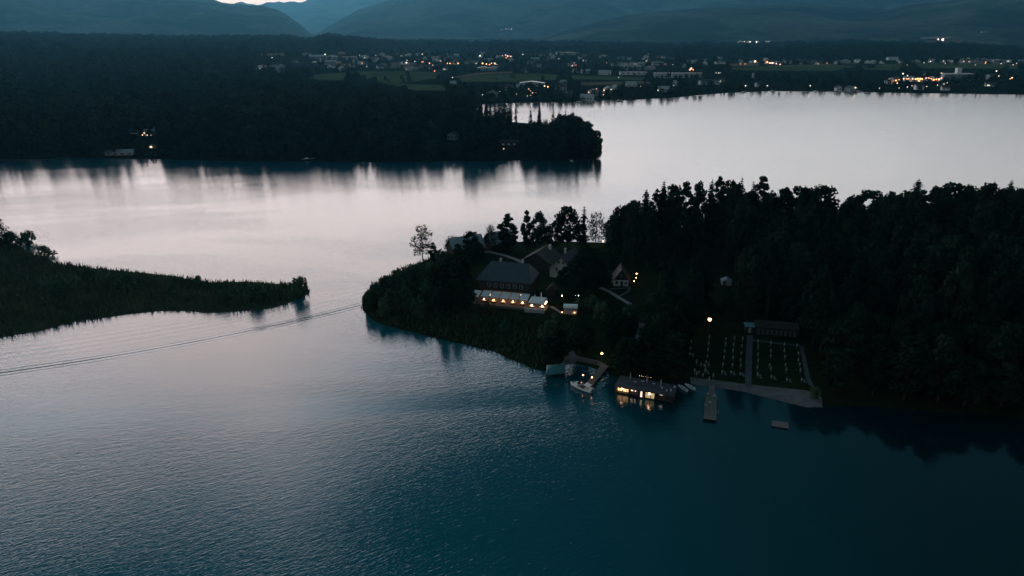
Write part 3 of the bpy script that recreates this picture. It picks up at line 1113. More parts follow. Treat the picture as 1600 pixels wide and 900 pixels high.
# ---------------------------------------------------------------- shrubs and reeds
SHR = [(588, 445, 478, 30), (604, 432, 470, 34), (622, 424, 462, 36), (640, 418, 456, 36), (656, 414, 452, 36),
       (672, 412, 450, 30), (612, 452, 486, 34), (634, 450, 484, 36), (600, 468, 494, 28), (576, 458, 486, 18),
       (668, 440, 474, 36), (700, 408, 446, 34), (690, 392, 420, 26), (868, 492, 516, 30), (855, 504, 534, 30),
       (940, 472, 500, 30), (925, 462, 484, 28), (905, 466, 482, 22), (985, 478, 505, 30), (1272, 604, 622, 18),
       (1255, 490, 510, 24), (655, 468, 496, 28), (790, 500, 516, 22), (745, 492, 508, 20)]
sn = 0
for px, yt, yb, wd in SHR:
    sn += 1
    side = 'on the reedy tip' if px < 700 else ('on the slope below the restaurant' if px < 860 else 'on the bank near the yard')
    plant_px('bush', px, yt, yb, wd, f'dense rounded shrub {side}', 'shrubs on the restaurant shore', None, 'shrub')
for px, yt, yb, wd, lb in [(468, 434, 462, 27, 'round dark shrub at the very tip of the reed spit'),
                           (400, 447, 470, 34, 'low dark shrub inland of the shrub at the spit tip'),
                           (200, 428, 450, 34, 'low dark shrub in the middle of the reed spit'),
                           (310, 432, 446, 20, 'tiny shrub on the far edge of the reed spit, right of its middle'),
                           (268, 440, 458, 22, 'tiny shrub in the reeds near the middle of the spit'),
                           (352, 456, 472, 22, 'tiny shrub close to the near edge of the narrow part of the spit'),
                           (140, 420, 440, 28, 'low shrub in the broad left part of the reed spit'),
                           (96, 440, 462, 30, 'shrub standing alone in the widest part of the reed spit'),
                           (44, 362, 384, 26, 'dark shrub right of the tree at the left edge'),
                           (20, 362, 388, 34, 'dark shrub under the tree at the left edge'),
                           (70, 384, 404, 30, 'low shrub where the spit begins to narrow')]:
    plant_px('bush', px, yt, yb, wd, lb, 'shrubs on the reed spit', None, 'shrub')
plant_px('sparse', 2, 333, 392, 44, 'thin tree at the left edge of the photo on the spit', None, 1)


def reeds(name, poly, n, h0, h1, wdt, label, mask=None, seed=5, m=None):
    rng = np.random.default_rng(seed)
    poly = np.array(poly)
    lo, hi = poly.min(0), poly.max(0)
    P = rng.uniform(lo, hi, size=(n * 3, 2))
    sd = signed_dist(P, poly)
    P = P[sd > 0.3][:n]
    if mask:
        P = P[[bool(mask(*proj(p[0], p[1], 1))) for p in P]]
    z = np.array([max(GZ(p[0], p[1]), 0) for p in P])
    k = len(P)
    hh = rng.uniform(h0, h1, k) * (1 + 0.30 * wob(P, 5.0, 3.0)) * (1 + 0.38 * wob(P, 17.0, 7.0)) * rng.choice([1, 1, 1, 1.25], k)
    a = rng.uniform(0, 3.14, k)
    u = np.stack([np.cos(a), np.sin(a), 0 * a], 1) * (wdt * rng.uniform(0.6, 1.3, k))[:, None]
    b = np.column_stack([P, z - 0.1])
    tip = b + np.column_stack([rng.normal(scale=0.5, size=(k, 2)), hh])
    V = np.stack([b - u, b + u, tip + u * 0.25, tip - u * 0.25], 1).reshape(-1, 3)
    o = obj(name, mesh_np(name, V, np.arange(4 * k).reshape(k, 4), m or M_REED))
    return tag(o, label, kind='stuff')


reeds('reeds', POLY_SPIT, 60000, 0.9, 2.0, 0.26, 'reed bed covering the low spit on the left', lambda a, b: -60 < a < 500)
RZ = [(560, 480), (575, 450), (640, 410), (690, 398), (735, 400), (735, 455), (745, 480), (830, 515), (850, 560), (850, 585),
      (770, 556), (700, 540), (620, 520), (575, 500)]
reeds('reeds', POLY_REST, 150000, 0.9, 2.1, 0.26, 'reed bed along the shore below the restaurant',
      lambda a, b: a < 860 and inpoly_px(a, b, RZ), 6, M_REEDD)
# ================================================================= built things
M_ROOF = mat('blue_grey_shingle', (0.046, 0.075, 0.094), 0.6, noise=0.25, nscale=0.8)
M_ROOFD = mat('dark_shingle', (0.065, 0.072, 0.08), 0.8, noise=0.3, nscale=0.8)
M_ROOFR = mat('red_brown_tile', (0.075, 0.050, 0.045), 0.8, noise=0.3, nscale=0.8)
M_METAL = mat('pale_sheet_metal', (0.42, 0.47, 0.50), 0.35, 0.3, noise=0.12, nscale=0.5)
M_TIMBER = mat('dark_timber', (0.036, 0.036, 0.034), 0.85, noise=0.35, nscale=1.2)
M_PLANK = mat('weathered_planks', (0.20, 0.18, 0.165), 0.85, noise=0.3, nscale=1.5)
M_CREAM = mat('cream_render', (0.74, 0.66, 0.56), 0.85, noise=0.12, nscale=0.7)
M_WHITE = mat('white_render', (0.82, 0.82, 0.80), 0.85, noise=0.1, nscale=0.7)
M_WALL = mat('grey_render', (0.42, 0.44, 0.45), 0.85, noise=0.15, nscale=0.7)
M_CANVAS = mat('white_canvas', (0.92, 0.92, 0.92), 0.8, noise=0.05, nscale=1.0)
M_FRAME = mat('window_frame', (0.45, 0.48, 0.50), 0.6)
M_GLASS = mat('dark_glass', (0.015, 0.02, 0.025), 0.08)
M_STEEL = mat('painted_steel', (0.10, 0.11, 0.12), 0.5, 0.4)
M_TEAL = mat('teal_tarpaulin', (0.05, 0.22, 0.24), 0.6, noise=0.25, nscale=0.6)
M_HULL = mat('white_hull', (0.85, 0.85, 0.83), 0.25)
M_CUSH = mat('dark_cushion', (0.06, 0.05, 0.05), 0.8)
M_CLOTH = mat('table_cloth', (0.8, 0.76, 0.7), 0.8)
M_SKIN = mat('skin', (0.45, 0.30, 0.22), 0.6)
M_SHIRT = mat('pale_shirt', (0.70, 0.70, 0.72), 0.8)
M_TROUS = mat('dark_trousers', (0.05, 0.06, 0.08), 0.8)
M_PALEC = mat('folded_parasol_canvas', (0.36, 0.38, 0.37), 0.8, noise=0.15, nscale=2.0)
M_WALLD = mat('grey_slats', (0.13, 0.14, 0.14), 0.8)
M_RED = mat('red_canvas', (0.35, 0.08, 0.06), 0.8)


def lightmat(name, col, s, near=True):
    m = mat(name, (0.8, 0.8, 0.8), 0.5, emit=col, es=s)
    if not near:
        m.cycles.emission_sampling = 'NONE'
    return m


L_ORANGE = lightmat('orange_lamp_near', (1.0, 0.34, 0.11), 20)
L_WARM = lightmat('warm_lamp_near', (1.0, 0.52, 0.28), 16)
L_MAST = lightmat('mast_lamp', (1.0, 0.44, 0.20), 5)
L_YEL = lightmat('yellow_lamp', (1.0, 0.55, 0.14), 20)
L_WHITE = lightmat('cool_lamp_near', (0.85, 1.0, 0.92), 30)
L_TABLE = lightmat('table_lamp_glow', (1.0, 0.33, 0.12), 24)
L_ROOM = lightmat('lit_room', (1.0, 0.46, 0.17), 2.0)
L_ROOMP = lightmat('pale_lit_room', (1.0, 0.72, 0.55), 1.6)
L_OLIVE = lightmat('olive_lit_room', (0.80, 0.68, 0.22), 0.35)
L_WINW = lightmat('lit_window', (1.0, 0.75, 0.5), 2.2, False)
F_OR = lightmat('far_orange_lamp', (1.0, 0.30, 0.09), 9, False)
F_RED = lightmat('far_red_lamp', (1.0, 0.16, 0.07), 7, False)
F_WH = lightmat('far_white_lamp', (1.0, 0.82, 0.62), 4.5, False)
F_WM = lightmat('far_warm_lamp', (1.0, 0.50, 0.28), 7, False)
F_PK = lightmat('far_pink_lamp', (1.0, 0.45, 0.40), 5, False)


def frame_rot(a, b):
    return math.atan2(b[1] - a[1], b[0] - a[0])


def gable(parent, w_, d_, he, hr, wall, roof, over=0.5, thick=0.18, gable_m=None):
    """gabled house body; ridge along y, gable fronts at y=0 and y=d; x centred"""
    mb = MB()
    x = w_ / 2
    mb.poly([(-x, 0, -1), (x, 0, -1), (x, d_, -1), (-x, d_, -1), (-x, 0, he), (x, 0, he), (x, d_, he), (-x, d_, he)],
            [(0, 1, 5, 4), (1, 2, 6, 5), (2, 3, 7, 6), (3, 0, 4, 7)])
    if gable_m is None:
        mb.poly([(-x, 0, he), (x, 0, he), (0, 0, hr)], [(0, 1, 2)])
        mb.poly([(-x, d_, he), (x, d_, he), (0, d_, hr)], [(2, 1, 0)])
    mb.part('wall', wall, parent)
    if gable_m is not None:
        g_ = MB()
        for yy in (-0.05, d_ + 0.05):
            MB().poly([(-x - .05, yy, he), (x + .05, yy, he), (0, yy, hr)], [(0, 1, 2)]).part('gable', gable_m, parent)
    k = (hr - he) / x
    r = MB()
    xo = x + over
    zo = he - k * over
    for sgn in (-1, 1):
        a, b = (sgn * xo, -over, zo + .06), (sgn * xo, d_ + over, zo + .06)
        c, d2 = (0, d_ + over, hr + .06), (0, -over, hr + .06)
        if sgn > 0:
            r.slab(a, b, c, d2, -thick)
        else:
            r.slab(d2, c, b, a, -thick)
    return r.part('roof', roof, parent)


def window(parent, x, y, z, w_, h_, rz=0.0, pane=M_GLASS, fr=M_FRAME):
    """window facing local -y"""
    m = MB()
    t_ = 0.09
    for cx_, cz_, sx_, sz_ in ((0, h_ / 2, w_ + 2 * t_, t_), (0, -h_ / 2, w_ + 2 * t_, t_), (-w_ / 2, 0, t_, h_ - t_), (w_ / 2, 0, t_, h_ - t_), (0, 0, t_ * .6, h_ - t_)):
        m.box((cx_, 0, cz_), (sx_, 0.12, sz_))
    o = m.part('window', fr, parent, loc=(x, y, z), rz=rz)
    MB().box((0, 0.03, 0), (w_ - t_, 0.04, h_ - t_)).part('pane', pane, o)
    return o


# ---------------------------------------------------------------- restaurant (local x along the terrace, y away from the lake)
eL, eR = G(743, 437, 11.0), G(831, 442.5, 11.0)
RZ_ = R(-14.5)
cR = ((eL[0] + eR[0]) / 2, (eL[1] + eR[1]) / 2)
z0 = 4.0
Lr = math.hypot(eR[0] - eL[0], eR[1] - eL[1])
rest = thing('restaurant', 'large restaurant with dark hipped roof and upper windows above the lit terrace', 'restaurant',
             (cR[0], cR[1], z0), RZ_)
hx = Lr / 2
wy0, wd_ = 0.8, 12.0                      # wall front and depth; the eave overhangs
m = MB()
m.box((0, wy0 + wd_ / 2, 3.0), (Lr - 1.6, wd_, 8.0))
m.part('wall', M_TIMBER, rest)
m = MB()
ez, rzv = 7.0, 12.4
e = [(-hx, 0, ez), (hx, 0, ez), (hx, wd_ + 1.6, ez), (-hx, wd_ + 1.6, ez)]
ra, rb = (-hx + 4.2, wd_ / 2 + .8, rzv), (hx - 2.6, wd_ / 2 + .8, rzv)
m.poly(e + [ra, rb] + [(p[0], p[1], ez - .3) for p in e],
       [(0, 1, 5, 4), (1, 2, 5), (2, 3, 4, 5), (3, 0, 4), (0, 6, 7, 1), (1, 7, 8, 2), (2, 8, 9, 3), (3, 9, 6, 0), (9, 8, 7, 6)])
rf = m.part('roof', M_ROOF, rest)
for cx_ in (-3.0, 5.5):
    MB().box((cx_, wd_ / 2 + 1.2, rzv + 0.2), (0.8, 0.8, 1.9)).part('chimney', M_WALL, rf)
for i in range(6):
    x_ = -hx + 4.9 + i * 2.45
    window(rest, x_, wy0 - 0.08, 4.9, 1.15, 1.5)
bal = MB()
bal.box((0.8, wy0 - 0.6, 3.72), (Lr - 5, 1.2, 0.14))
for i in range(14):
    bal.box((-hx + 3.4 + i * (Lr - 5.2) / 13, wy0 - 1.15, 4.2), (0.07, 0.07, 0.9))
bal.box((0.8, wy0 - 1.15, 4.68), (Lr - 5, 0.08, 0.08))
bal.part('balcony', M_TIMBER, rest)
gw = MB().box((1.0, wy0 - 0.05, 1.45), (Lr - 5.5, 0.06, 2.5)).part('ground_floor_front', M_CREAM, rest)
for i in range(5):
    window(rest, -hx + 4.6 + i * 3.3, wy0 - 0.14, 1.5, 1.8, 1.7, pane=L_WINW)
MB().box((0.5, -3.6, -0.9), (Lr + 1.0, 7.6, 2.1)).part('terrace_base', M_PLANK, rest)


def to_world(o_, x, y, z):
    c_, s_ = math.cos(o_.rotation_euler[2]), math.sin(o_.rotation_euler[2])
    return (o_.location[0] + x * c_ - y * s_, o_.location[1] + x * s_ + y * c_, o_.location[2] + z)


# awnings: five equal panels and the white end piece
aw0 = -hx + 3.0
pw_ = (Lr - 3.0) / 5
ORDW = ['leftmost', 'second from the left', 'middle', 'second from the right', 'rightmost']
for i in range(5):
    p = to_world(rest, aw0 + i * pw_ + pw_ / 2, -1.0, 0)
    a_ = thing('awning', f'white canvas awning over the lit terrace, {ORDW[i]} of the row of five', 'awning', p, RZ_,
               'terrace awnings')
    hw = pw_ / 2 - 0.26
    mm = MB()
    n_ = 6
    for k in range(n_):                    # slightly sagging cloth in strips
        y0_, y1_ = -0.1 - k * 4.1 / n_, -0.1 - (k + 1) * 4.1 / n_
        z_ = lambda yy: 3.3 + yy * 0.17 - 0.10 * math.sin(-(yy + .1) / 4.1 * math.pi)
        mm.slab((-hw, y1_, z_(y1_)), (hw, y1_, z_(y1_)), (hw, y0_, z_(y0_)), (-hw, y0_, z_(y0_)), 0.03)
    mm.part('cloth', M_CANVAS, a_)
    MB().box((0, -4.25, z_(-4.2) - 0.16), (2 * hw, 0.03, 0.30)).part('valance', M_CANVAS, a_)
    for sx_ in (-1, 1):
        MB().tube((sx_ * hw, -4.2, 0.1), (sx_ * hw, -4.2, z_(-4.2)), 0.05).part('post', M_STEEL, a_)
        MB().tube((sx_ * (hw + 0.12), -4.2, z_(-4.2)), (sx_ * (hw + 0.12), 0, 3.28), 0.04).part('rail', M_STEEL, a_)
p = to_world(rest, -hx + 1.3, -1.4, 0)
a_ = thing('awning', 'separate white awning with a turned down corner left of the row of five', 'awning', p, RZ_)
MB().slab((-1.5, -3.3, 2.3), (0.9, -3.3, 1.7), (1.4, 0, 3.1), (-1.2, 0, 3.3), 0.03).part('cloth', M_CANVAS, a_)
for q_ in ((-1.4, -3.2, 2.3), (0.85, -3.2, 1.7)):
    MB().tube((q_[0], q_[1], 0), q_, 0.05).part('post', M_STEEL, a_)


def make_table(p, rz, label, group, lamp=True, lsize=0.17, lampmat=None):
    t_ = thing('dining_table', label, 'table', p, rz, group)
    MB().box((0, 0, 0.74), (1.7, 0.85, 0.05)).part('tabletop', M_CLOTH, t_)
    for sx_ in (-.7, .7):
        for sy_ in (-.33, .33):
            MB().box((sx_, sy_, 0.36), (0.06, 0.06, 0.71)).part('leg', M_TIMBER, t_)
    for k in range(4):
        c_, s_ = math.cos(rz), math.sin(rz)
        lx, ly = (-.45 if k % 2 else .45), (.75 if k < 2 else -.75)
        ch = thing('chair', f'dark wooden chair at the {label}', 'chair', (p[0] + lx * c_ - ly * s_, p[1] + lx * s_ + ly * c_, p[2]),
                   rz + (math.pi if k < 2 else 0), 'terrace chairs')
        MB().box((0, 0, 0.44), (0.42, 0.42, 0.05)).part('seat', M_TIMBER, ch)
        MB().box((0, -0.19, 0.7), (0.42, 0.04, 0.48)).part('backrest', M_TIMBER, ch)
        for sx_ in (-.18, .18):
            for sy_ in (-.18, .18):
                MB().box((sx_, sy_, 0.21), (0.04, 0.04, 0.42)).part('leg', M_TIMBER, ch)
    return t_


def table_lamp(p, label, r=0.16, m_=None, h=0.42):
    t_ = thing('table_lamp', label, 'lamp', p, 0, 'terrace table lamps')
    MB().lathe([(0.09, 0), (0.09, 0.02), (0.015, 0.04), (0.015, h - 0.1)], 8).part('base', M_STEEL, t_)
    MB().lathe([(r, h - 0.12), (r * 0.75, h + 0.16)], 8).part('lamp_shade', m_ or L_TABLE, t_)
    return t_


for i in range(5):
    p = to_world(rest, aw0 + i * pw_ + pw_ * 0.42, -5.0, 0.15)
    lb = f'white clothed table under the {ORDW[i]} terrace awning'
    make_table(p, RZ_, lb, 'terrace tables')
    table_lamp((p[0], p[1], p[2] + 0.765), f'glowing lamp on the table under the {ORDW[i]} awning', 0.24)

# square marquee at the right end
mq = to_world(rest, hx + 3.6, -5.0, 0)
mq = (mq[0], mq[1], z0)
ma = thing('marquee', 'square white canopy glowing warm underneath at the right end of the terrace', 'canopy', mq, RZ_)
MB().poly([(-3, -2.6, 2.7), (3, -2.6, 2.7), (3, 2.6, 2.9), (-3, 2.6, 2.9), (-2.4, -1.9, 3.2), (2.4, -1.9, 3.2), (2.4, 1.9, 3.35), (-2.4, 1.9, 3.35)],
          [(0, 1, 5, 4), (1, 2, 6, 5), (2, 3, 7, 6), (3, 0, 4, 7), (4, 5, 6, 7), (3, 2, 1, 0)]).part('roof', M_CANVAS, ma)
for sx_ in (-2.9, 2.9):
    for sy_ in (-2.5, 2.5):
        MB().tube((sx_, sy_, 0), (sx_, sy_, 2.75), 0.06).part('post', M_STEEL, ma)
MB().box((0, -2.62, 2.55), (6.0, 0.03, 0.3)).part('valance', M_CANVAS, ma)
MB().box((0, 0, -1.0), (6.8, 6.6, 2.15)).part('floor', M_PLANK, ma)
for i, (lx, ly, nm) in enumerate([(-1.9, -1.6, 'left'), (1.9, -1.5, 'right')]):
    p = to_world(ma, lx, ly, 0.08)
    make_table(p, RZ_, f'white clothed table at the {nm} side under the square canopy', 'terrace tables')
    table_lamp((p[0], p[1], p[2] + 0.765), f'bright lamp on the {nm} table under the square canopy', 0.30, L_WARM)
for lx, ly, nm in ((2.9, 1.0, 'rear'), (2.9, -0.8, 'front')):
    p = to_world(ma, lx, ly, 0)
    t_ = thing('lantern', f'warm {nm} lantern at the right edge of the square canopy', 'lantern', (p[0], p[1], z0 + 0.07))
    MB().tube((0, 0, 0), (0, 0, 1.7), 0.04).part('post', M_STEEL, t_)
    MB().ball((0, 0, 1.95), 0.26).part('globe', L_WARM, t_)
lw = thing('garden_wall', 'pale low wall below the square canopy', 'wall', to_world(ma, -0.4, -3.9, -1.2), RZ_)
MB().box((0, 0, 0.7), (7.2, 0.4, 2.6)).part('wall_body', M_WALL, lw)
MB().box((0, 0, 2.04), (7.4, 0.55, 0.08)).part('coping', M_CREAM, lw)
for lx, ly, nm, h_ in ((-1.9, 3.6, 'left', 3.6), (0.2, 4.6, 'right', 4.3)):
    p = to_world(ma, lx, ly, 0)
    t_ = thing('parasol', f'tall folded white parasol behind the square canopy, {nm} of the two', 'parasol', (p[0], p[1], z0), 0, 'folded terrace parasols')
    MB().tube((0, 0, 0), (0, 0, h_), 0.04).part('pole', M_STEEL, t_)
    MB().lathe([(0.22, h_ * 0.35), (0.26, h_ * .5), (0.16, h_ * .8), (0.05, h_)], 8).part('canopy', M_CANVAS, t_)
    MB().lathe([(0.4, 0.0), (0.38, 0.1)], 10).part('base', M_STEEL, t_)

# kiosk with white roof
kx, ky = G(891, 491, 3.6)
kz = GZ(kx, ky)
ks = thing('kiosk', 'small stall with white domed canvas roof and dark counter on the lawn', 'stall', (kx, ky, kz), R(-6))
mm = MB()
for k in range(8):
    a0, a1 = math.pi * k / 8, math.pi * (k + 1) / 8
    P_ = lambda a, x: (x, -1.7 * math.cos(a) + 1.7, 2.3 + 0.75 * math.sin(a))
    mm.slab(P_(a0, -2.5), P_(a0, 2.5), P_(a1, 2.5), P_(a1, -2.5), 0.04)
mm.part('roof', M_CANVAS, ks)
MB().box((0, 0.3, 0.65), (4.6, 0.6, 1.3)).part('counter', M_WALL, ks)
MB().box((0, 3.0, 1.15), (4.6, 0.08, 2.3)).part('back_wall', M_WALL, ks)
for sx_ in (-2.4, 2.4):
    for sy_ in (0.1, 3.3):
        MB().tube((sx_, sy_, -.2), (sx_, sy_, 2.35), 0.05).part('post', M_STEEL, ks)
for px_, nm, r_ in ((-2.9, 'left', .14), (1.5, 'right', .16)):
    p = to_world(ks, px_, -0.4, 0)
    t_ = thing('lantern', f'small warm lantern at the {nm} front of the stall', 'lantern', p)
    MB().tube((0, 0, -.1), (0, 0, .7), 0.04).part('post', M_STEEL, t_)
    MB().ball((0, 0, .85), r_).part('globe', L_ORANGE, t_)

# gabled cream house and its low brown roofed wing
hxx, hyy = G(876, 431, 5)
hzz = GZ(hxx, hyy)
RH = R(-24)
ho = thing('gabled_house', 'cream house with dark gabled roof and three small gable windows behind the restaurant', 'house', (hxx, hyy, hzz), RH)
rfo = gable(ho, 9.4, 15.0, 4.2, 8.8, M_CREAM, M_ROOFD, 0.9)
window(ho, -0.9, -0.08, 6.6, 0.8, 1.2)
window(ho, 0.9, -0.08, 6.6, 0.8, 1.2)
window(ho, -1.7, -0.08, 3.7, 0.9, 1.5)
window(ho, 1.2, -0.08, 3.7, 0.9, 1.5)
MB().box((-1.5, 9, 8.9), (0.9, 0.9, 2.2)).part('chimney', M_WALL, rfo)
wx2, wy2 = G(838, 421, 5)
wg = thing('farm_wing', 'low farm wing with brown roof between the restaurant roof and the cream house', 'building',
           (wx2, wy2 + 3, GZ(wx2, wy2)), R(-24))
rfw = gable(wg, 12.5, 13.0, 3.4, 7.2, M_TIMBER, M_ROOFR, 0.7)
MB().box((2.0, 10.5, 7.0), (0.9, 0.9, 2.6)).part('chimney', M_WHITE, rfw)
MB().slab((3.2, 4.2, 5.35), (4.2, 4.2, 4.75), (4.2, 5.8, 4.75), (3.2, 5.8, 5.35), 0.06).part('skylight', L_WINW, rfw)
# porch with light right of the restaurant
px_, py_ = G(861, 462, 4)
po = thing('porch', 'small gabled timber porch with a lamp right of the restaurant', 'porch', (px_, py_, GZ(px_, py_)), R(-20))
gable(po, 3.4, 3.0, 2.4, 4.0, M_TIMBER, M_ROOFD, 0.3)

# barns on the left
for (px, py, wv, dv, he, hr, rz, lb) in [
        (704, 401, 9.0, 15.0, 4.0, 8.6, -62, 'barn with pale metal roof slope at the left end of the farmyard'),
        (762, 391, 8.0, 12.0, 4.0, 8.2, -58, 'smaller barn with grey sloping roof beside the thin yard tree')]:
    bx, by = HIT(px, py).xy
    b_ = thing('barn', lb, 'barn', (bx, by, GZ(bx, by)), R(rz))
    gable(b_, wv, dv, he, hr, M_TIMBER, M_METAL, 0.6)
    MB().box((0, -0.06, 1.5), (2.8, 0.08, 3.0)).part('door', M_TIMBER, b_)

# white cottage with steep red brown roof
cx_, cy_ = HIT(970, 447).xy
co = thing('cottage', 'small cottage with white ground floor, dark timber gable and steep red roof', 'cottage', (cx_, cy_, GZ(cx_, cy_)), R(-6))
gable(co, 5.8, 8.0, 2.5, 6.6, M_WHITE, M_ROOFR, 0.8, gable_m=M_TIMBER)
window(co, -1.6, -0.08, 1.35, 0.9, 1.3)
window(co, 1.9, -0.08, 1.3, 0.7, 1.0)
MB().box((0.3, -0.07, 1.0), (1.0, 0.08, 2.0)).part('door', M_TIMBER, co)
window(co, 0, -0.16, 4.2, 0.8, 1.0)
# small white shed in the meadow
sx2, sy2 = HIT(1135, 446).xy
sh = thing('shed', 'small white shed alone at the edge of the dark wood', 'shed', (sx2, sy2, GZ(sx2, sy2)), R(-10))
gable(sh, 3.6, 3.0, 1.6, 2.4, M_WALL, M_METAL, 0.3)
MB().box((-0.8, -0.06, 0.9), (0.9, 0.08, 1.7)).part('door', M_TIMBER, sh)


# ---------------------------------------------------------------- paths and beach
def strip(name, pts_px, width, material, lift, label, z=None):
    """path of given width along surveyed points"""
    pts = [HIT(*p) for p in pts_px]
    fine = []
    for a, b in zip(pts[:-1], pts[1:]):
        n_ = max(2, int((b - a).length / 2.0))
        fine += [a.lerp(b, i / n_) for i in range(n_)]
    fine.append(pts[-1])
    V, Fc = [], []
    nc = 4
    for i, p in enumerate(fine):
        d = (fine[min(i + 1, len(fine) - 1)] - fine[max(i - 1, 0)]).to_2d().normalized()
        wd = width * (1 + 0.06 * math.sin(i * 1.7))
        for k in range(nc):
            f = (k / (nc - 1) - 0.5) * wd
            x, y = p.x - d.y * f, p.y + d.x * f
            V.append((x, y, GZ(x, y) + lift))
    for i in range(len(fine) - 1):
        for k in range(nc - 1):
            a = i * nc + k
            Fc.append((a, a + nc, a + nc + 1, a + 1))
    return tag(obj(name, mesh_np(name, V, Fc, material)), label, kind='structure')


M_PATH = mat('pale_paving', (0.30, 0.31, 0.34), 0.85, noise=0.25, nscale=0.6)
M_PATHD = mat('grey_paving', (0.08, 0.10, 0.12), 0.9, noise=0.3, nscale=0.6)
strip('path', [(1172, 524), (1170, 560), (1169, 590), (1169, 606)], 1.9, M_PATHD, 0.12, 'straight path from the cabins to the beach')
strip('path', [(1174, 532), (1200, 535), (1250, 541)], 0.9, M_PATHD, 0.13, 'cross path above the lawn')
strip('path', [(1252, 541), (1257, 565), (1262, 590), (1268, 604)], 1.3, M_PATHD, 0.12, 'path on the right edge of the lawn')
strip('path', [(766, 394), (790, 400), (820, 412), (832, 405), (849, 395)], 2.2, M_GRAVEL, 0.12, 'pale farm track behind the restaurant')
strip('path', [(735, 393), (765, 394)], 2.0, M_GRAVEL, 0.12, 'track past the barns')
strip('path', [(938, 450), (952, 456), (968, 466), (985, 476)], 1.8, M_PATH, 0.12, 'paved walk below the white cottage')
strip('path', [(952, 452), (984, 450), (982, 456), (968, 463)], 1.2, M_PATHD, 0.14, 'terrace edging below the white cottage')
strip('path', [(1003, 505), (1001, 516), (997, 530)], 2.0, M_PATHD, 0.12, 'short track among the trees')
strip('path', [(861, 479), (869, 484), (878, 490)], 1.2, M_GRAVEL, 0.12, 'footpath from the canopy to the stall')
strip('path', [(888, 556), (910, 562), (935, 568), (945, 572)], 2.4, M_PATHD, 0.14, 'gravel walk above the dock')
drape('gravel_patch', [(877, 570), (887, 552), (896, 549), (904, 562), (898, 569)], M_PATHD, 0.16, label='gravel landing by the teal cover')
drape('beach', [(1078, 590), (1110, 593), (1180, 602), (1262, 611), (1284, 622), (1285, 637), (1260, 637), (1215, 626),
                (1160, 612), (1100, 604), (1080, 601)], M_SAND, 0.10, label='grey gravel beach in front of the lawn')

# ---------------------------------------------------------------- beach lawn: folded parasols
pm_pole = MB().tube((0, 0, 0), (0, 0, 2.5), 0.025, n=6).mesh('pole', M_STEEL)
pm_can = MB().lathe([(0.16, 0.75), (0.25, 1.2), (0.19, 1.8), (0.07, 2.35), (0.02, 2.45)], 7).mesh('canopy', M_PALEC)
pm_base = MB().lathe([(0.26, 0.0), (0.24, 0.08)], 8).mesh('base', M_STEEL)
COLS = {'first column from the left': [(1080, 533), (1079, 544), (1078, 553)],
        'second column from the left': [(1108, 528), (1107, 537), (1106, 547), (1105, 556), (1103, 566), (1102, 573), (1101, 580)],
        'third column from the left': [(1134, 530), (1133, 539), (1132, 549), (1131, 559), (1129, 571), (1128, 582)],
        'fourth column from the left': [(1147, 530), (1146, 540), (1145, 549), (1145, 561), (1144, 571), (1142, 582)],
        'column just left of the middle path': [(1160, 531), (1159, 540), (1158, 552), (1157, 563), (1157, 573), (1156, 584)],
        'column just right of the middle path': [(1184, 534), (1184, 544), (1184, 555), (1184, 565), (1183, 575), (1183, 587)],
        'second column right of the middle path': [(1204, 537), (1204, 548), (1204, 557), (1202, 571), (1204, 578), (1205, 589)],
        'third column right of the middle path': [(1225, 539), (1225, 549), (1226, 559), (1227, 570), (1228, 579), (1229, 593)],
        'column along the right edge of the lawn': [(1245, 541), (1247, 552), (1247, 563), (1249, 570), (1250, 580), (1252, 594)],
        'cluster at the lower left': [(1088, 567), (1095, 570), (1100, 571), (1107, 571), (1085, 581), (1092, 582), (1102, 578),
                                                      (1098, 586), (1088, 586), (1108, 592), (1114, 588)]}
ROWW = ['farthest', 'second farthest', 'third from the back', 'fourth from the back', 'fifth from the back',
        'sixth from the back', 'seventh from the back', 'eighth from the back', 'ninth from the back',
        'tenth from the back', 'nearest']
lm_parts = (MB().box((0, 0, 0.32), (0.62, 1.25, 0.06)).mesh('seat', M_WALLD),
            MB().box((0, 0.85, 0.52), (0.62, 0.72, 0.06), rx=R(35)).mesh('backrest', M_WALLD),
            MB().box((-.25, -.5, 0.15), (0.06, 0.06, 0.30)).box((.25, -.5, 0.15), (0.06, 0.06, 0.30)).box((-.25, .5, 0.15), (0.06, 0.06, 0.30)).box((.25, .5, 0.15), (0.06, 0.06, 0.30)).mesh('frame', M_STEEL))
for cn, pts in COLS.items():
    for i, (px, py) in enumerate(pts):
        q = HIT(px, py + 3)
        t_ = thing('parasol', f'folded parasol, {ROWW[i]} of {cn}', 'parasol', (q.x, q.y, q.z), 0, 'folded parasols on the beach lawn')
        s_ = random.uniform(0.5, 0.85)
        for nm, me in (('pole', pm_pole), ('canopy', pm_can), ('base', pm_base)):
            o_ = obj(nm, me, t_)
            o_.scale = (1, 1, s_) if nm != 'base' else (1, 1, 1)
        if 'cluster' in cn:
            continue
        if i == len(pts) - 1:
            lg = thing('sun_lounger', f'sun lounger by {ROWW[i]} parasol, {cn}', 'sun lounger',
                       (q.x + 0.9, q.y - 0.6, q.z + 0.02), R(random.uniform(-6, 6)), 'sun loungers on the beach lawn')
            for nm, me in zip(('seat', 'backrest', 'frame'), lm_parts):
                obj(nm, me, lg)

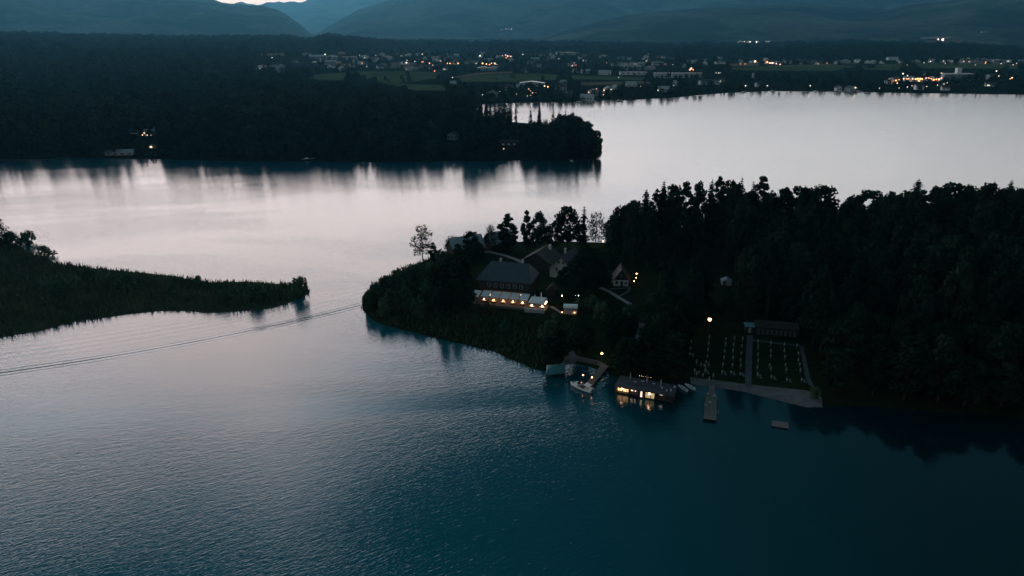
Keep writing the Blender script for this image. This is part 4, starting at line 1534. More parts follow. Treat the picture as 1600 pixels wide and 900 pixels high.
# cabins and the teal roofed hut above the lawn
a1_, b1_ = HIT(1180, 522), HIT(1246, 528)
cb = thing('changing_cabins', 'long low row of cabins with dark flat roof above the lawn', 'building', (a1_.x, a1_.y, a1_.z), frame_rot(a1_, b1_))
Lc = (b1_ - a1_).to_2d().length
MB().box((Lc / 2, 2.2, 1.0), (Lc, 4.0, 3.0)).part('wall', M_TIMBER, cb)
MB().slab((-.4, -0.4, 2.7), (Lc + .4, -.4, 2.7), (Lc + .4, 4.6, 3.4), (-.4, 4.6, 3.4), 0.15).part('roof', M_TIMBER, cb)
for i in range(9):
    MB().box((1.0 + i * (Lc - 2) / 8, 0.14, 0.95), (0.8, 0.08, 1.9)).part('door', M_STEEL, cb)
hq = HIT(1171, 520)
hu = thing('hut', 'small hut with flat teal roof at the head of the middle path', 'hut', (hq.x, hq.y, hq.z), R(-8))
MB().box((0, 1.2, 0.9), (2.8, 2.4, 2.6)).part('wall', M_TIMBER, hu)
MB().slab((-1.7, -.3, 2.25), (1.7, -.3, 2.25), (1.7, 2.9, 2.6), (-1.7, 2.9, 2.6), 0.12).part('roof', mat('teal_roof', (0.12, 0.32, 0.38), 0.6), hu)
MB().box((0, -0.06, 0.95), (0.8, 0.06, 1.8)).part('door', M_WALL, hu)
hq = HIT(1257, 506)
tt = thing('shelter', 'little thatched round shelter at the right corner above the lawn', 'shelter', (hq.x, hq.y, hq.z))
MB().lathe([(2.6, 2.0), (1.5, 2.9), (0.1, 3.8)], 12).part('roof', M_WALL, tt)
for k in range(6):
    MB().tube((2.0 * math.cos(k * 1.047), 2.0 * math.sin(k * 1.047), -.3), (2.0 * math.cos(k * 1.047), 2.0 * math.sin(k * 1.047), 2.2), 0.08).part('post', M_TIMBER, tt)

# ---------------------------------------------------------------- lamps near
def post_lamp(px, py, h, r, m_, label, z=None, ground=None, pole=0.05):
    """the globe sits on the line of sight; the post goes down to the ground"""
    if ground is None:
        q = HIT(px, py + h * 3.9)
    else:
        x, y = G(px, py, ground + h)
        q = Vector((x, y, ground))
    t_ = thing('street_lamp', label, 'lamp', (q.x, q.y, q.z), 0)
    MB().tube((0, 0, -0.3), (0, 0, h - r * .8), pole).part('post', M_STEEL, t_)
    MB().ball((0, 0, h), r).part('globe', m_, t_)
    MB().lathe([(r * 0.5, h + r * .9), (r * 0.1, h + r * 1.2)], 8).part('cap', M_STEEL, t_)
    return t_


post_lamp(1107, 501, 4.6, 0.62, L_MAST, 'largest and brightest white lamp, above the left of the beach lawn')
post_lamp(859, 384, 3.0, 0.22, L_WARM, 'single lamp on the yard behind the farm wing')
post_lamp(942, 375, 3.0, 0.24, L_WARM, 'lamp by the water gap left of the wood')
post_lamp(862.5, 451, 2.2, 0.2, L_WARM, 'lamp beside the porch right of the restaurant')
post_lamp(878, 462, 2.0, 0.2, L_WARM, 'lamp in the yard right of the porch')
post_lamp(899, 462, 1.6, 0.09, L_WHITE, 'faint left lamp of three under the big yard tree')
post_lamp(904, 462, 1.6, 0.09, L_WHITE, 'faint middle lamp of three under the big yard tree')
post_lamp(908.5, 458, 2.2, 0.12, L_WHITE, 'brighter right lamp of three under the big yard tree')
post_lamp(1015, 467, 2.2, 0.16, L_WHITE, 'small cool lamp among the trees right of the paved walk')
post_lamp(994, 427, 3.2, 0.24, L_ORANGE, 'upper orange lamp of three right of the white cottage')
post_lamp(993.5, 433.5, 2.4, 0.17, L_ORANGE, 'middle orange lamp of three right of the white cottage')
post_lamp(990.5, 439, 2.0, 0.20, L_ORANGE, 'lower orange lamp of three right of the white cottage')
post_lamp(940, 554, 2.6, 0.30, L_YEL, 'yellow lamp glowing through leaves above the dock')
post_lamp(911, 586, 2.6, 0.20, L_ORANGE, 'left orange lamp at the head of the dock', ground=0.6)
post_lamp(925, 589.5, 2.6, 0.20, L_ORANGE, 'right orange lamp at the head of the dock', ground=0.6)


# ---------------------------------------------------------------- dock, jetty, raft: decks with separate planks
def deck(name, label, cat, a, b, width, z, step=0.5, posts=True, kindplank='plank', group=None):
    """planked walkway from a to b (world xy)"""
    L_ = math.hypot(b[0] - a[0], b[1] - a[1])
    t_ = thing(name, label, cat, (a[0], a[1], 0), frame_rot(a, b), group)
    n_ = max(2, int(L_ / step))
    me = MB().box((0, 0, 0), (L_ / n_ - 0.05, width, 0.05)).mesh('plank', M_PLANK)
    for i in range(n_):
        obj('plank', me, t_, loc=((i + .5) * L_ / n_, random.uniform(-.03, .03), z + random.uniform(-.008, .008)))
    for s_ in (-1, 1):
        MB().box((L_ / 2, s_ * (width / 2 - .2), z - 0.12), (L_, 0.12, 0.16)).part('beam', M_TIMBER, t_)
    if posts:
        pm_ = MB().tube((0, 0, -2.0), (0, 0, z + 0.15), 0.11, n=7).mesh('pile', M_TIMBER)
        k_ = max(2, int(L_ / 3.2))
        for i in range(k_):
            for s_ in (-1, 1):
                obj('pile', pm_, t_, loc=(L_ * (i + .3) / (k_ - .4), s_ * (width / 2 + .09), 0))
    return t_


dA, dB = G(946, 570, 0.7), G(918, 604, 0.6)
deck('dock', 'plank dock lit by two orange lamps behind the white motorboat', 'dock', dA, dB, 2.3, 0.62)
jA, jB = G(1113, 600, 0.5), G(1111, 622, 0.5)
deck('gangway', 'narrow plank gangway from the beach out to the bathing platform', 'gangway', jA, jB, 1.8, 0.42)
pA, pB = G(1111, 619, 0.5), G(1109, 656, 0.5)
jet = deck('bathing_platform', 'wooden bathing platform at the end of the gangway', 'platform', pA, pB, 3.3, 0.60)
rA, rB = G(1206, 661, 0.3), G(1232, 665, 0.3)
deck('swimming_raft', 'square wooden raft floating alone off the beach', 'raft', rA, rB, 3.2, 0.30, posts=False)
lad = thing('ladder', 'small steel ladder on the right side of the bathing platform', 'ladder', (*G(1121, 645, .3), 0))
for s_ in (-.25, .25):
    MB().tube((s_, 0, -.8), (s_, 0, 1.2), 0.03, n=5).part('rail', M_METAL, lad)
for k in range(4):
    MB().tube((-.25, 0, -.4 + k * .35), (.25, 0, -.4 + k * .35), 0.02, n=5).part('rung', M_METAL, lad)

# teal covered boat shelter
tA, tB = G(853, 588, 1.0), G(884, 586, 1.0)
ts = thing('boat_shelter', 'boat shelter under a sagging teal tarpaulin beside the gravel landing', 'boat shelter', (tA[0], tA[1], 0), frame_rot(tA, tB) + R(8))
Lt = math.hypot(tB[0] - tA[0], tB[1] - tA[1])
N_ = 8
V_, F_ = [], []
for i in range(N_ + 1):
    for j in range(N_ + 1):
        u, v2 = i / N_, j / N_
        z_ = 1.0 + 1.3 * math.sin(math.pi * (0.12 + 0.8 * v2)) + 0.12 * math.sin(u * 13) * math.sin(v2 * 9) - 0.35 * abs(math.sin(u * math.pi * 3)) * (1 - v2) ** 2
        V_.append((u * Lt + v2 * 2.4, v2 * 6.5, z_))
for i in range(N_):
    for j in range(N_):
        a = i * (N_ + 1) + j
        F_.append((a, a + N_ + 1, a + N_ + 2, a + 1))
tp = obj('tarpaulin', mesh_np('tarpaulin', V_, F_, M_TEAL, True), ts)
tp.modifiers.new('thickness', 'SOLIDIFY').thickness = 0.04
for x_, y_ in ((0.2, 0.1), (Lt - .1, 0.1), (2.2, 6.3), (Lt + 2.2, 6.3)):
    MB().tube((x_, y_, -2), (x_, y_, 1.35), 0.08).part('post', M_TIMBER, ts)
MB().box((Lt / 2 + 1, 3.0, 0.25), (Lt - 1.2, 2.2, 0.7), taper=1.15).part('platform', M_TIMBER, ts)


# ---------------------------------------------------------------- boats
def hull_mesh(L_, B_, H_, bow=0.55):
    """open hull: bow at +x"""
    n_, k_ = 12, 7
    V_, F_ = [], []
    for i in range(n_ + 1):
        u = i / n_
        wv = B_ / 2 * (1 - max(0, (u - (1 - bow)) / bow) ** 2.0) * (0.86 + 0.14 * min(1, u * 4))
        wv = max(wv, 0.015)
        sheer = H_ * (1 + 0.28 * u ** 2)
        for j in range(k_):
            a = math.pi * j / (k_ - 1)
            y_ = -math.cos(a)
            z_ = -abs(math.sin(a)) ** 0.7
            V_.append(((u - .5) * L_ + (0.05 * L_ * u * (1 + z_)), y_ * wv * (1 - 0.10 * (-z_)), sheer + z_ * (sheer + 0.18 * (1 - u ** 3))))
    for i in range(n_):
        for j in range(k_ - 1):
            a = i * k_ + j
            F_.append((a, a + k_, a + k_ + 1, a + 1))
    me = bpy.data.meshes.new('hull')
    me.from_pydata(V_, [], F_ + [tuple(range(k_ - 1, -1, -1))])
    me.materials.append(M_HULL)
    for p_ in me.polygons:
        p_.use_smooth = True
    return me


bA, bB = G(893, 600, 0.5), G(925, 611, 0.5)
mb_ = thing('motorboat', 'white motorboat with two white canopies moored at the dock', 'motorboat',
            ((bA[0] + bB[0]) / 2, (bA[1] + bB[1]) / 2, 0), frame_rot(bB, bA))
Lb = math.hypot(bA[0] - bB[0], bA[1] - bB[1])
ho_ = obj('hull', hull_mesh(Lb, 2.5, 0.95), mb_)
ho_.modifiers.new('thickness', 'SOLIDIFY').thickness = 0.06
MB().poly([(-Lb * .47, -1.0, .75), (Lb * .18, -1.1, .8), (Lb * .44, 0, 1.0), (Lb * .18, 1.1, .8), (-Lb * .47, 1.0, .75)], [(0, 1, 2, 3, 4)]).part('deck', M_HULL, mb_)
MB().box((Lb * .22, 0, 1.3), (1.5, 1.7, 0.85), taper=0.75).part('cabin', M_HULL, mb_)
MB().slab((Lb * .05, -.8, 1.75), (Lb * .05 + .9, -.8, 1.9), (Lb * .05 + .9, .8, 1.9), (Lb * .05, .8, 1.75), 0.05).part('windscreen', M_GLASS, mb_)
MB().slab((-Lb * .40, -1.0, 1.95), (-Lb * .16, -1.0, 2.1), (-Lb * .16, 1.0, 2.1), (-Lb * .40, 1.0, 1.95), 0.06).part('canopy', M_CANVAS, mb_)
for sx_, sy_ in ((-.39, -.9), (-.17, -.9), (-.39, .9), (-.17, .9)):
    MB().tube((Lb * sx_, sy_, .75), (Lb * sx_, sy_, 2.0), 0.03, n=5).part('post', M_STEEL, mb_)
MB().box((-Lb * .06, 0, .98), (1.1, 1.9, 0.35)).part('bench', M_CUSH, mb_)
MB().box((-Lb * .5 - .12, 0, .7), (0.35, 0.4, 0.9)).part('outboard_motor', M_STEEL, mb_)
rail = MB()
for s_ in (-1, 1):
    rail.tube((-Lb * .1, s_ * 1.12, 1.35), (Lb * .42, s_ * .35, 1.6), 0.02, n=5)
rail.part('handrail', M_METAL, mb_)
for px, py, lb, rz in ((1067, 606, 'pale rowing boat drawn up on the shore, left of the pair', 118), (1078, 604, 'pale rowing boat drawn up on the shore, right of the pair', 122)):
    x_, y_ = G(px, py, 0.5)
    b_ = thing('rowing_boat', lb, 'rowing boat', (x_, y_, max(0.05, GZ(x_, y_)) + .15), R(rz), 'rowing boats beside the boathouse')
    h_ = obj('hull', hull_mesh(3.8, 1.25, 0.42), b_)
    h_.modifiers.new('thickness', 'SOLIDIFY').thickness = 0.04
    for k in (-.8, .4):
        MB().box((k, 0, .36), (0.28, 1.0, 0.04)).part('bench', M_PLANK, b_)

# ---------------------------------------------------------------- lit boathouse with roof terrace
hA, hB = G(961, 617, 0), G(1050, 633, 0)
bh = thing('boathouse', 'boathouse on piles with glowing rooms at water level and a flat roof terrace', 'boathouse', (hA[0], hA[1], 0), frame_rot(hA, hB))
Lh = math.hypot(hB[0] - hA[0], hB[1] - hA[1])
MB().box((Lh / 2, 3.4, 2.80), (Lh + .6, 7.4, 0.18)).part('roof_terrace', mat('slate_deck', (0.06, 0.07, 0.085), 0.8, noise=0.3), bh)
MB().box((Lh / 2, 6.6, 1.0), (Lh, 0.2, 3.2)).part('back_wall', M_TIMBER, bh)
for x_ in (0.1, Lh * .235, Lh * .42, Lh * .50, Lh * .70, Lh - .1):
    MB().box((x_, 3.3, 1.0), (0.18, 6.4, 3.2)).part('wall', M_TIMBER, bh)
MB().box((Lh / 2, 4.0, 0.35), (Lh - .4, 5.4, 0.2)).part('floor', M_PLANK, bh)
for i in range(9):
    MB().tube((i * Lh / 8, 0.05, -2), (i * Lh / 8, 0.05, 2.6), 0.10, n=7).part('pile', M_TIMBER, bh)
# lit rooms: glowing back panels set inside the bays
rm = MB().box((Lh * .118, 1.6, 1.55), (Lh * .19, 0.08, 1.5)).part('lit_room', L_ROOM, bh)
for k in range(3):
    MB().box((Lh * (.05 + .065 * k), 1.48, 1.55), (0.10, 0.08, 1.5)).part('mullion', M_TIMBER, rm)
MB().box((Lh * .118, 1.46, 1.75), (Lh * .17, 0.08, 0.08)).part('mullion', M_TIMBER, rm)
rm = MB().box((Lh * .30, 1.8, 1.7), (Lh * .09, 0.08, 0.9)).part('lit_room', L_ROOMP, bh)
MB().box((Lh * .31, 1.68, 1.7), (0.5, 0.08, 1.0)).part('mullion', M_TIMBER, rm)
MB().box((Lh * .455, 0.6, 1.35), (Lh * .03, 0.08, 1.7)).part('lit_room', L_ROOMP, bh)
rm = MB().box((Lh * .60, 1.0, 1.35), (Lh * .155, 0.08, 1.9)).part('lit_room', L_OLIVE, bh)
MB().tube((Lh * .60, 0.2, 2.0), (Lh * .60, 0.2, 2.45), 0.22).part('added_streak_lamp', L_WARM, bh)  # both lamps added near the front edge to draw long reflections on the water
MB().tube((Lh * .12, 0.2, 2.0), (Lh * .12, 0.2, 2.45), 0.22).part('added_streak_lamp', L_WARM, bh)
MB().box((Lh * .79, 1.6, 1.9), (Lh * .05, 0.08, 0.5)).part('lit_room', L_ROOMP, bh)
rl = MB()
for i in range(17):
    rl.box((i * Lh / 16, -0.15, 3.35), (0.06, 0.06, 0.95))
rl.box((Lh / 2, -0.15, 3.84), (Lh + .1, 0.08, 0.06))
rl.part('railing', M_STEEL, bh)
for lx, ly, h_, nm in ((Lh * .20, 4.2, 3.0, 'left'), (Lh * .50, 3.9, 3.1, 'middle'), (Lh * .76, 2.6, 3.4, 'right')):
    p = to_world(bh, lx, ly, 2.89)
    t_ = thing('parasol', f'folded pale parasol standing on the boathouse roof terrace, {nm} of three', 'parasol', p, 0, 'parasols on the boathouse terrace')
    MB().tube((0, 0, 0), (0, 0, h_), 0.03).part('pole', M_STEEL, t_)
    MB().lathe([(0.13, h_ * .25), (0.2, h_ * .5), (0.13, h_ * .8), (0.03, h_)], 8).part('canopy', M_PALEC, t_)
    MB().lathe([(0.35, 0.0), (0.33, 0.1)], 8).part('base', M_STEEL, t_)
for k in range(7):
    p = to_world(bh, Lh * (.34 + .035 * k), 5.6 + 0.2 * math.sin(k * 2.1), 2.89)
    t_ = thing('lantern', f'tiny yellow lantern at the rear of the boathouse terrace, {ORD[k]} from the left', 'lantern', p, 0, 'lantern row on the boathouse terrace')
    MB().tube((0, 0, 0), (0, 0, 1.6), 0.02, n=5).part('post', M_STEEL, t_)
    MB().ball((0, 0, 1.68), 0.03, 6, 4).part('globe', L_YEL, t_)
for k, (lx, ly) in enumerate(((Lh * .3, 3.2), (Lh * .42, 4.4), (Lh * .62, 4.0))):
    p = to_world(bh, lx, ly, 2.9)
    t_ = thing('bistro_table', f'small round table on the boathouse terrace, {ORD[k]} from the left', 'table', p, 0, 'terrace bistro tables')
    MB().lathe([(0.42, 0.72), (0.42, 0.75)], 12).part('tabletop', M_WALL, t_)
    MB().tube((0, 0, 0), (0, 0, 0.72), 0.04).part('leg', M_STEEL, t_)
    MB().lathe([(0.25, 0), (0.22, 0.04)], 10).part('base', M_STEEL, t_)


# ---------------------------------------------------------------- people: one skinned body per pose
def person(p, rz, pose, label, shirt=M_SHIRT):
    me = bpy.data.meshes.new('person')
    if pose == 'stand':
        J = [(0, 0, .98), (0, 0, 1.2), (0, 0, 1.42), (0, .01, 1.52), (0, .03, 1.62), (0, .02, 1.74),
             (.19, 0, 1.42), (.25, -.02, 1.14), (.24, .08, .90), (.24, .11, .82), (-.19, 0, 1.42), (-.26, 0, 1.14), (-.24, .1, .92), (-.24, .13, .84),
             (.10, 0, .90), (.11, .02, .50), (.12, -.02, .09), (.13, .13, .04), (-.10, 0, .90), (-.12, -.03, .50), (-.13, -.08, .09), (-.14, .06, .04)]
    else:
        J = [(0, 0, .50), (0, .02, .72), (0, .05, .94), (0, .07, 1.04), (0, .09, 1.14), (0, .08, 1.26),
             (.19, .05, .93), (.26, .12, .68), (.16, .32, .60), (.13, .40, .60), (-.19, .05, .93), (-.26, .12, .68), (-.16, .32, .60), (-.13, .40, .60),
             (.10, .05, .48), (.13, .45, .50), (.13, .46, .09), (.13, .60, .04), (-.10, .05, .48), (-.14, .45, .50), (-.14, .48, .09), (-.14, .62, .04)]
    E = [(0, 1), (1, 2), (2, 3), (3, 4), (4, 5), (2, 6), (6, 7), (7, 8), (8, 9), (2, 10), (10, 11), (11, 12), (12, 13), (0, 14), (14, 15), (15, 16), (16, 17),
         (0, 18), (18, 19), (19, 20), (20, 21)]
    Rr = [.15, .14, .15, .055, .095, .085, .065, .048, .035, .03, .065, .048, .035, .03, .09, .065, .042, .035, .09, .065, .042, .035]
    me.from_pydata(J, E, [])
    o = obj('person', me, None, loc=p, rz=rz)
    me.materials.append(shirt)
    sk = o.modifiers.new('skin', 'SKIN')
    for v_, r_ in zip(me.skin_vertices[0].data, Rr):
        v_.radius = (r_, r_ * .85)
    me.skin_vertices[0].data[0].use_root = True
    sd_ = o.modifiers.new('smooth', 'SUBSURF')
    sd_.levels = sd_.render_levels = 1
    tag(o, label, 'person')
    hz_ = J[5][2]
    hy_ = J[5][1]
    MB().ball((0, hy_ - .015, hz_ + .0), 0.105, 8, 6, 1.1).part('hair', M_CUSH, o)
    MB().ball((0, hy_ + .035, hz_ - .045), 0.092, 8, 6, 1.15).part('face', M_SKIN, o)
    tr = MB()
    for s_ in (14, 18):
        a, b, c_ = J[s_], J[s_ + 1], J[s_ + 2]
        tr.tube(a, b, .105, .08, 8).tube(b, (c_[0], c_[1], c_[2] + .03), .08, .062, 8)
    tr.lathe([(.17, J[0][2] - .1), (.165, J[0][2] + .12)], 10, (0, J[0][1], 0))
    tr.part('trousers', M_TROUS, o)
    return o


for lx, ly, rz, ps, lb in ((Lh * .80, 1.2, 20, 'stand', 'person in a pale top standing by the rail, leftmost on boathouse terrace'),
                           (Lh * .88, 0.9, -30, 'sit', 'person in a pale top sitting near the rail in the middle of the terrace group'),
                           (Lh * .955, 0.8, 100, 'stand', 'person in a pale top standing at the right corner of the boathouse terrace'),
                           (Lh * .99, 3.2, 160, 'stand', 'person in a pale top standing farther back at the right end of the boathouse terrace')):
    p = to_world(bh, lx, ly, 2.90)
    person(p, R(rz), ps, lb)
    if ps == 'sit':
        st = thing('stool', 'low stool under the sitting person on the boathouse terrace', 'stool', (p[0], p[1], p[2]), R(rz))
        MB().lathe([(.2, .34), (.2, .38)], 10).part('seat', M_TIMBER, st)
        MB().tube((0, 0, 0), (0, 0, .34), .05).part('leg', M_TIMBER, st)
Lj = math.hypot(pB[0] - pA[0], pB[1] - pA[1])
for lx, ly, rz, lb in ((Lj * .10, -.9, 40, 'person in pale clothes at the shore end of the bathing platform, left of two'),
                       (Lj * .14, .9, 150, 'person in pale clothes at the shore end of the bathing platform, right of two'),
                       (Lj * .45, -.2, 200, 'person in pale clothes standing in the middle of the bathing platform'),
                       (Lj * .60, -1.4, 250, 'person in pale clothes on the left edge of the bathing platform')):
    person(to_world(jet, lx, ly, 0.62), R(rz), 'stand', lb)

# ---------------------------------------------------------------- houses on the far point
def house(name, px, py, w_, d_, he, hr, rz, wall, roof, label, nwin=0, lit=0, flat=False, group=None, cat='house', side=False):
    q = HIT(px, py)
    t_ = thing(name, label, cat, (q.x, q.y, q.z), R(rz), group)
    if flat:
        MB().box((0, d_ / 2, he / 2 - .5), (w_, d_, he + 1)).part('wall', wall, t_)
        MB().box((0, d_ / 2, he + .2), (w_ + 1.4, d_ + 1.4, 0.35)).part('roof', roof, t_)
    elif side:                     # eaves towards us: ridge runs along x
        e_ = bpy.data.objects.new('x', None)
        mb = MB()
        mb.box((0, d_ / 2, he / 2 - .5), (w_, d_, he + 1))
        for s_ in (-1, 1):
            mb.poly([(s_ * w_ / 2, 0, he), (s_ * w_ / 2, d_, he), (s_ * w_ / 2, d_ / 2, hr)], [(0, 1, 2)])
        mb.part('wall', wall, t_)
        r = MB()
        o_ = .6
        k = (hr - he) / (d_ / 2)
        r.slab((-w_ / 2 - o_, -o_, he - k * o_ + .3), (w_ / 2 + o_, -o_, he - k * o_ + .3), (w_ / 2 + o_, d_ / 2, hr + .3), (-w_ / 2 - o_, d_ / 2, hr + .3), .25)
        r.slab((w_ / 2 + o_, d_ + o_, he - k * o_ + .3), (-w_ / 2 - o_, d_ + o_, he - k * o_ + .3), (-w_ / 2 - o_, d_ / 2, hr + .3), (w_ / 2 + o_, d_ / 2, hr + .3), .25)
        r.part('roof', roof, t_)
        bpy.data.objects.remove(e_)
    else:
        gable(t_, w_, d_, he, hr, wall, roof, .7, .25)
    for i in range(nwin):
        x_ = (i + .5) / nwin * w_ - w_ / 2
        if i < lit:
            MB().box((x_, -.08, he * .55), (w_ / nwin * .5, .1, he * .32)).part('window', L_WINW, t_)
        else:
            MB().box((x_, -.08, he * .55), (w_ / nwin * .5, .1, he * .32)).part('window', M_GLASS, t_)
    return t_


vil = house('villa', 228, 213, 15, 8, 5.0, 0, -2, M_WALL, M_WHITE, 'modern flat roofed villa with lit windows on the far wooded shore', 6, 3, True)
MB().box((-12, 3, 2.2), (9, 5, .3)).part('carport_roof', M_WHITE, vil)
MB().box((7.2, 3, 6.2), (.9, .9, 3.2)).part('chimney', M_WHITE, vil)
house('summer_house', 238, 232, 5, 4, 2.4, 3.6, 5, M_WALL, M_ROOFD, 'small summer house with a warm light below the flat roofed villa', 2, 1)
house('boathouse', 186, 243, 22, 6, 2.4, 4.4, 2, M_WALL, M_METAL, 'long pale roofed boathouse at the far left shore', 4, 0, side=True)
house('chalet', 571, 216, 8, 8, 3.6, 7.4, 4, M_TIMBER, M_METAL, 'dark chalet with pale edged gable on the far wooded shore', 3, 0)
house('lake_house', 706, 219, 9, 7, 4.6, 7.0, -20, M_WHITE, M_ROOFD, 'white gabled house right of the chalet on the far shore', 3, 0)
house('lake_house', 795, 235, 15, 7, 6.4, 8.4, -4, M_TIMBER, M_ROOFD, 'dark house with three pale windows near the tip of the far point', 3, 0, side=True)
q = HIT(795, 235)
for k in range(3):
    o_ = MB().box((0, 0, 0), (2.2, .12, 1.5)).part('window', M_WHITE, [c for c in COL.objects if c.get('label', '').startswith('dark house with three')][0],
                                                   loc=(-4.6 + k * 4.6, -.2, 5.0))
house('cabin', 673, 199, 4, 4, 2.6, 6.4, 0, M_WALL, M_METAL, 'tiny pale pointed cabin in the woods of the far point', 1, 0)
for px, py, L_, rz, lb in ((482, 248.5, 9, 8, 'pale moored boat at a clearing of the far shore'), (893, 250.5, 4, -60, 'small white boat near the tip of the far point'),
                           (707, 245, 4, 60, 'small pale boat on the far bank below the white gabled house')):
    x_, y_ = G(px, py, .2)
    b_ = thing('boat', lb, 'boat', (x_, y_ - 2, 0), R(rz))
    obj('hull', hull_mesh(L_, L_ * .3, L_ * .1), b_)
    MB().box((-.1 * L_, 0, L_ * .13), (L_ * .35, L_ * .18, L_ * .09), taper=.8).part('cabin', M_HULL, b_)
tlamp = []
bwA, bwB, bwC = G(-60, 251, .6), G(78, 250, .6), G(109, 244.5, .6)
for a_, b_, lb in ((bwA, bwB, 'long low boardwalk at the left edge of the far shore'), (bwB, bwC, 'short angled boardwalk joining the far shore')):
    L_ = math.hypot(b_[0] - a_[0], b_[1] - a_[1])
    t_ = thing('boardwalk', lb, 'boardwalk', (a_[0], a_[1], 0), frame_rot(a_, b_))
    MB().box((L_ / 2, 0, .75), (L_, 1.8, .2)).part('deck', M_TIMBER, t_)
    for k in range(int(L_ / 5)):
        MB().box((k * 5 + 1, -.7, 0), (.25, .25, 1.6)).part('pile', M_TIMBER, t_)

# ---------------------------------------------------------------- village
HS = """407 109 26 w|412 113 14 g|432 113 12 g|447 114 16 g|426 107 14 g|462 98 10 g|440 106 12 g|477 88 18 g|494 92 26 m|518 92 20 w|491 98 8 w|
499 97 10 w|516 101 20 g|535 85 12 g|546 93 26 w|539 105 14 g|556 99 10 w|565 101 14 w|567 92 16 g|583 95 16 w|604 93 18 w|626 86 14 g|635 101 14 w|
653 97 14 w|681 96 14 w|640 110 10 w|649 107 8 g|637 88 12 g|754 85 12 g|736 100 24 g|709 101 12 g|756 110 26 m|773 110 14 m|764 97 16 g|750 90 8 w|
835 87 16 g|861 92 10 w|875 85 12 w|890 86 50 m|910 88 10 g|944 90 16 g|970 92 12 g|832 101 14 g|839 105 12 g|818 113 12 g|895 104 14 w|903 113 14 g|916 115 16 m|944 117 22 w|
963 103 16 g|988 102 52 w|985 109 40 g|990 117 50 w|1004 103 14 g|1029 102 22 g|1014 109 18 g|1081 99 10 w|1068 105 8 w|1101 96 8 w|1103 102 8 w|
1122 100 8 w|1130 100 9 w|1178 98 10 w|1156 98 8 g|1205 100 18 w|1216 101 10 g|1229 99 9 w|1237 99 9 w|1253 100 7 w|1266 99 22 g|1281 101 10 g|
831 135 46 m|813 141 14 m|880 141 12 w|871 140 9 g|768 152 20 g|794 141 12 g|709 135 10 g|891 152 12 g|916 158 24 w|932 150 26 g|952 145 16 g|
1056 134 10 w|1049 142 8 g|1105 133 24 g|1186 136 10 w|1311 100 10 g|1320 98 16 g|1341 98 9 w|1396 94 18 w|1431 98 12 g|1456 98 7 w|1474 98 7 w|
1484 99 8 g|1506 99 12 w|1513 99 8 w|1525 99 26 g|1540 96 20 g|1562 99 20 g|1443 118 8 w|1553 124 18 g|1402 128 16 g|1420 127 14 w|1436 128 18 w|1458 127 20 w|1311 142 10 w|1334 143 18 g|
785 47 8 w|794 46 9 w|1157 67 9 w|1172 67 9 w|1183 67 9 g|1201 67 9 w|1447 61 14 g|1464 60 20 g|1482 60 12 g|1540 51 12 g"""
rv = random.Random(3)
SEG = [(470, 'far left'), (700, 'left'), (920, 'centre left'), (1140, 'centre'), (1300, 'centre right'), (1700, 'far right')]
hcount = {}
bx_cache = {}
for it in HS.replace('\n', '').split('|'):
    px, py, wm_, kd = it.split()
    px, py, wm_ = float(px), float(py), float(wm_)
    q = HIT(px, py)
    D = math.hypot(q.x, q.y)
    wmt = wm_ * D / FOC * 0.8 if D < 5000 else wm_ * D / FOC * .5
    wmt = max(8, min(wmt, 60))
    seg = next(n for lim, n in SEG if px < lim)
    row = 'upper' if py < 97 else ('middle' if py < 120 else 'lakeside')
    hcount[(seg, row)] = c_ = hcount.get((seg, row), 0) + 1
    look = {'w': 'white walled house', 'g': 'grey house', 'm': 'long building with pale metal roof'}[kd]
    if wmt > 38 and kd != 'm':
        look = 'long pale block'
    wall = {'w': M_WHITE, 'g': M_WALL, 'm': M_WALL}[kd]
    roof = rv.choice([M_ROOFD, M_ROOFR, M_WALL]) if kd != 'm' else M_METAL
    he = rv.uniform(4, 6.5) if wmt < 25 else rv.uniform(5, 8)
    nm = 'house' if wmt < 30 else 'long_building'
    house(nm, px, py, wmt, min(wmt * .7, 12), he, he + (3.2 if wmt < 30 else 2.6), rv.uniform(-35, 35) if wmt < 25 else rv.uniform(-8, 8), wall, roof,
          f"{look}, {ORD[c_ - 1] if c_ <= 20 else 'last'} from left, {row} row, {seg} village" ,
          int(min(5, wmt / 4)) if wmt > 12 else 2, 0, wmt > 38 and kd == 'w', 'village houses', side=rv.random() < .6)
for k_ in range(75):
    px = rv.choice([rv.uniform(500, 720), rv.uniform(740, 960), rv.uniform(960, 1140), rv.uniform(1180, 1600)])
    py = rv.uniform(86, 100) if px < 1140 else rv.uniform(95, 100)
    if rv.random() < .22:
        py = rv.uniform(128, 148) if px > 800 else rv.uniform(104, 112)
    if any(inpoly_px(px, py, f_[1]) for f_ in FIELDS):
        continue
    q = HIT(px, py)
    if q.z < .6:
        continue
    wmt = rv.uniform(9, 17)
    seg = next(n for lim, n in SEG if px < lim)
    house('house', px, py, wmt, 9, rv.uniform(3.5, 6), rv.uniform(7.5, 9), rv.uniform(-40, 40), rv.choice([M_WHITE, M_WHITE, M_WALL, M_CREAM]), rv.choice([M_ROOFD, M_ROOFR, M_WALL]),
          f'small pitched roof house among the trees of the {seg} village', 2, rv.random() < .12, False, 'small village houses', side=rv.random() < .6)
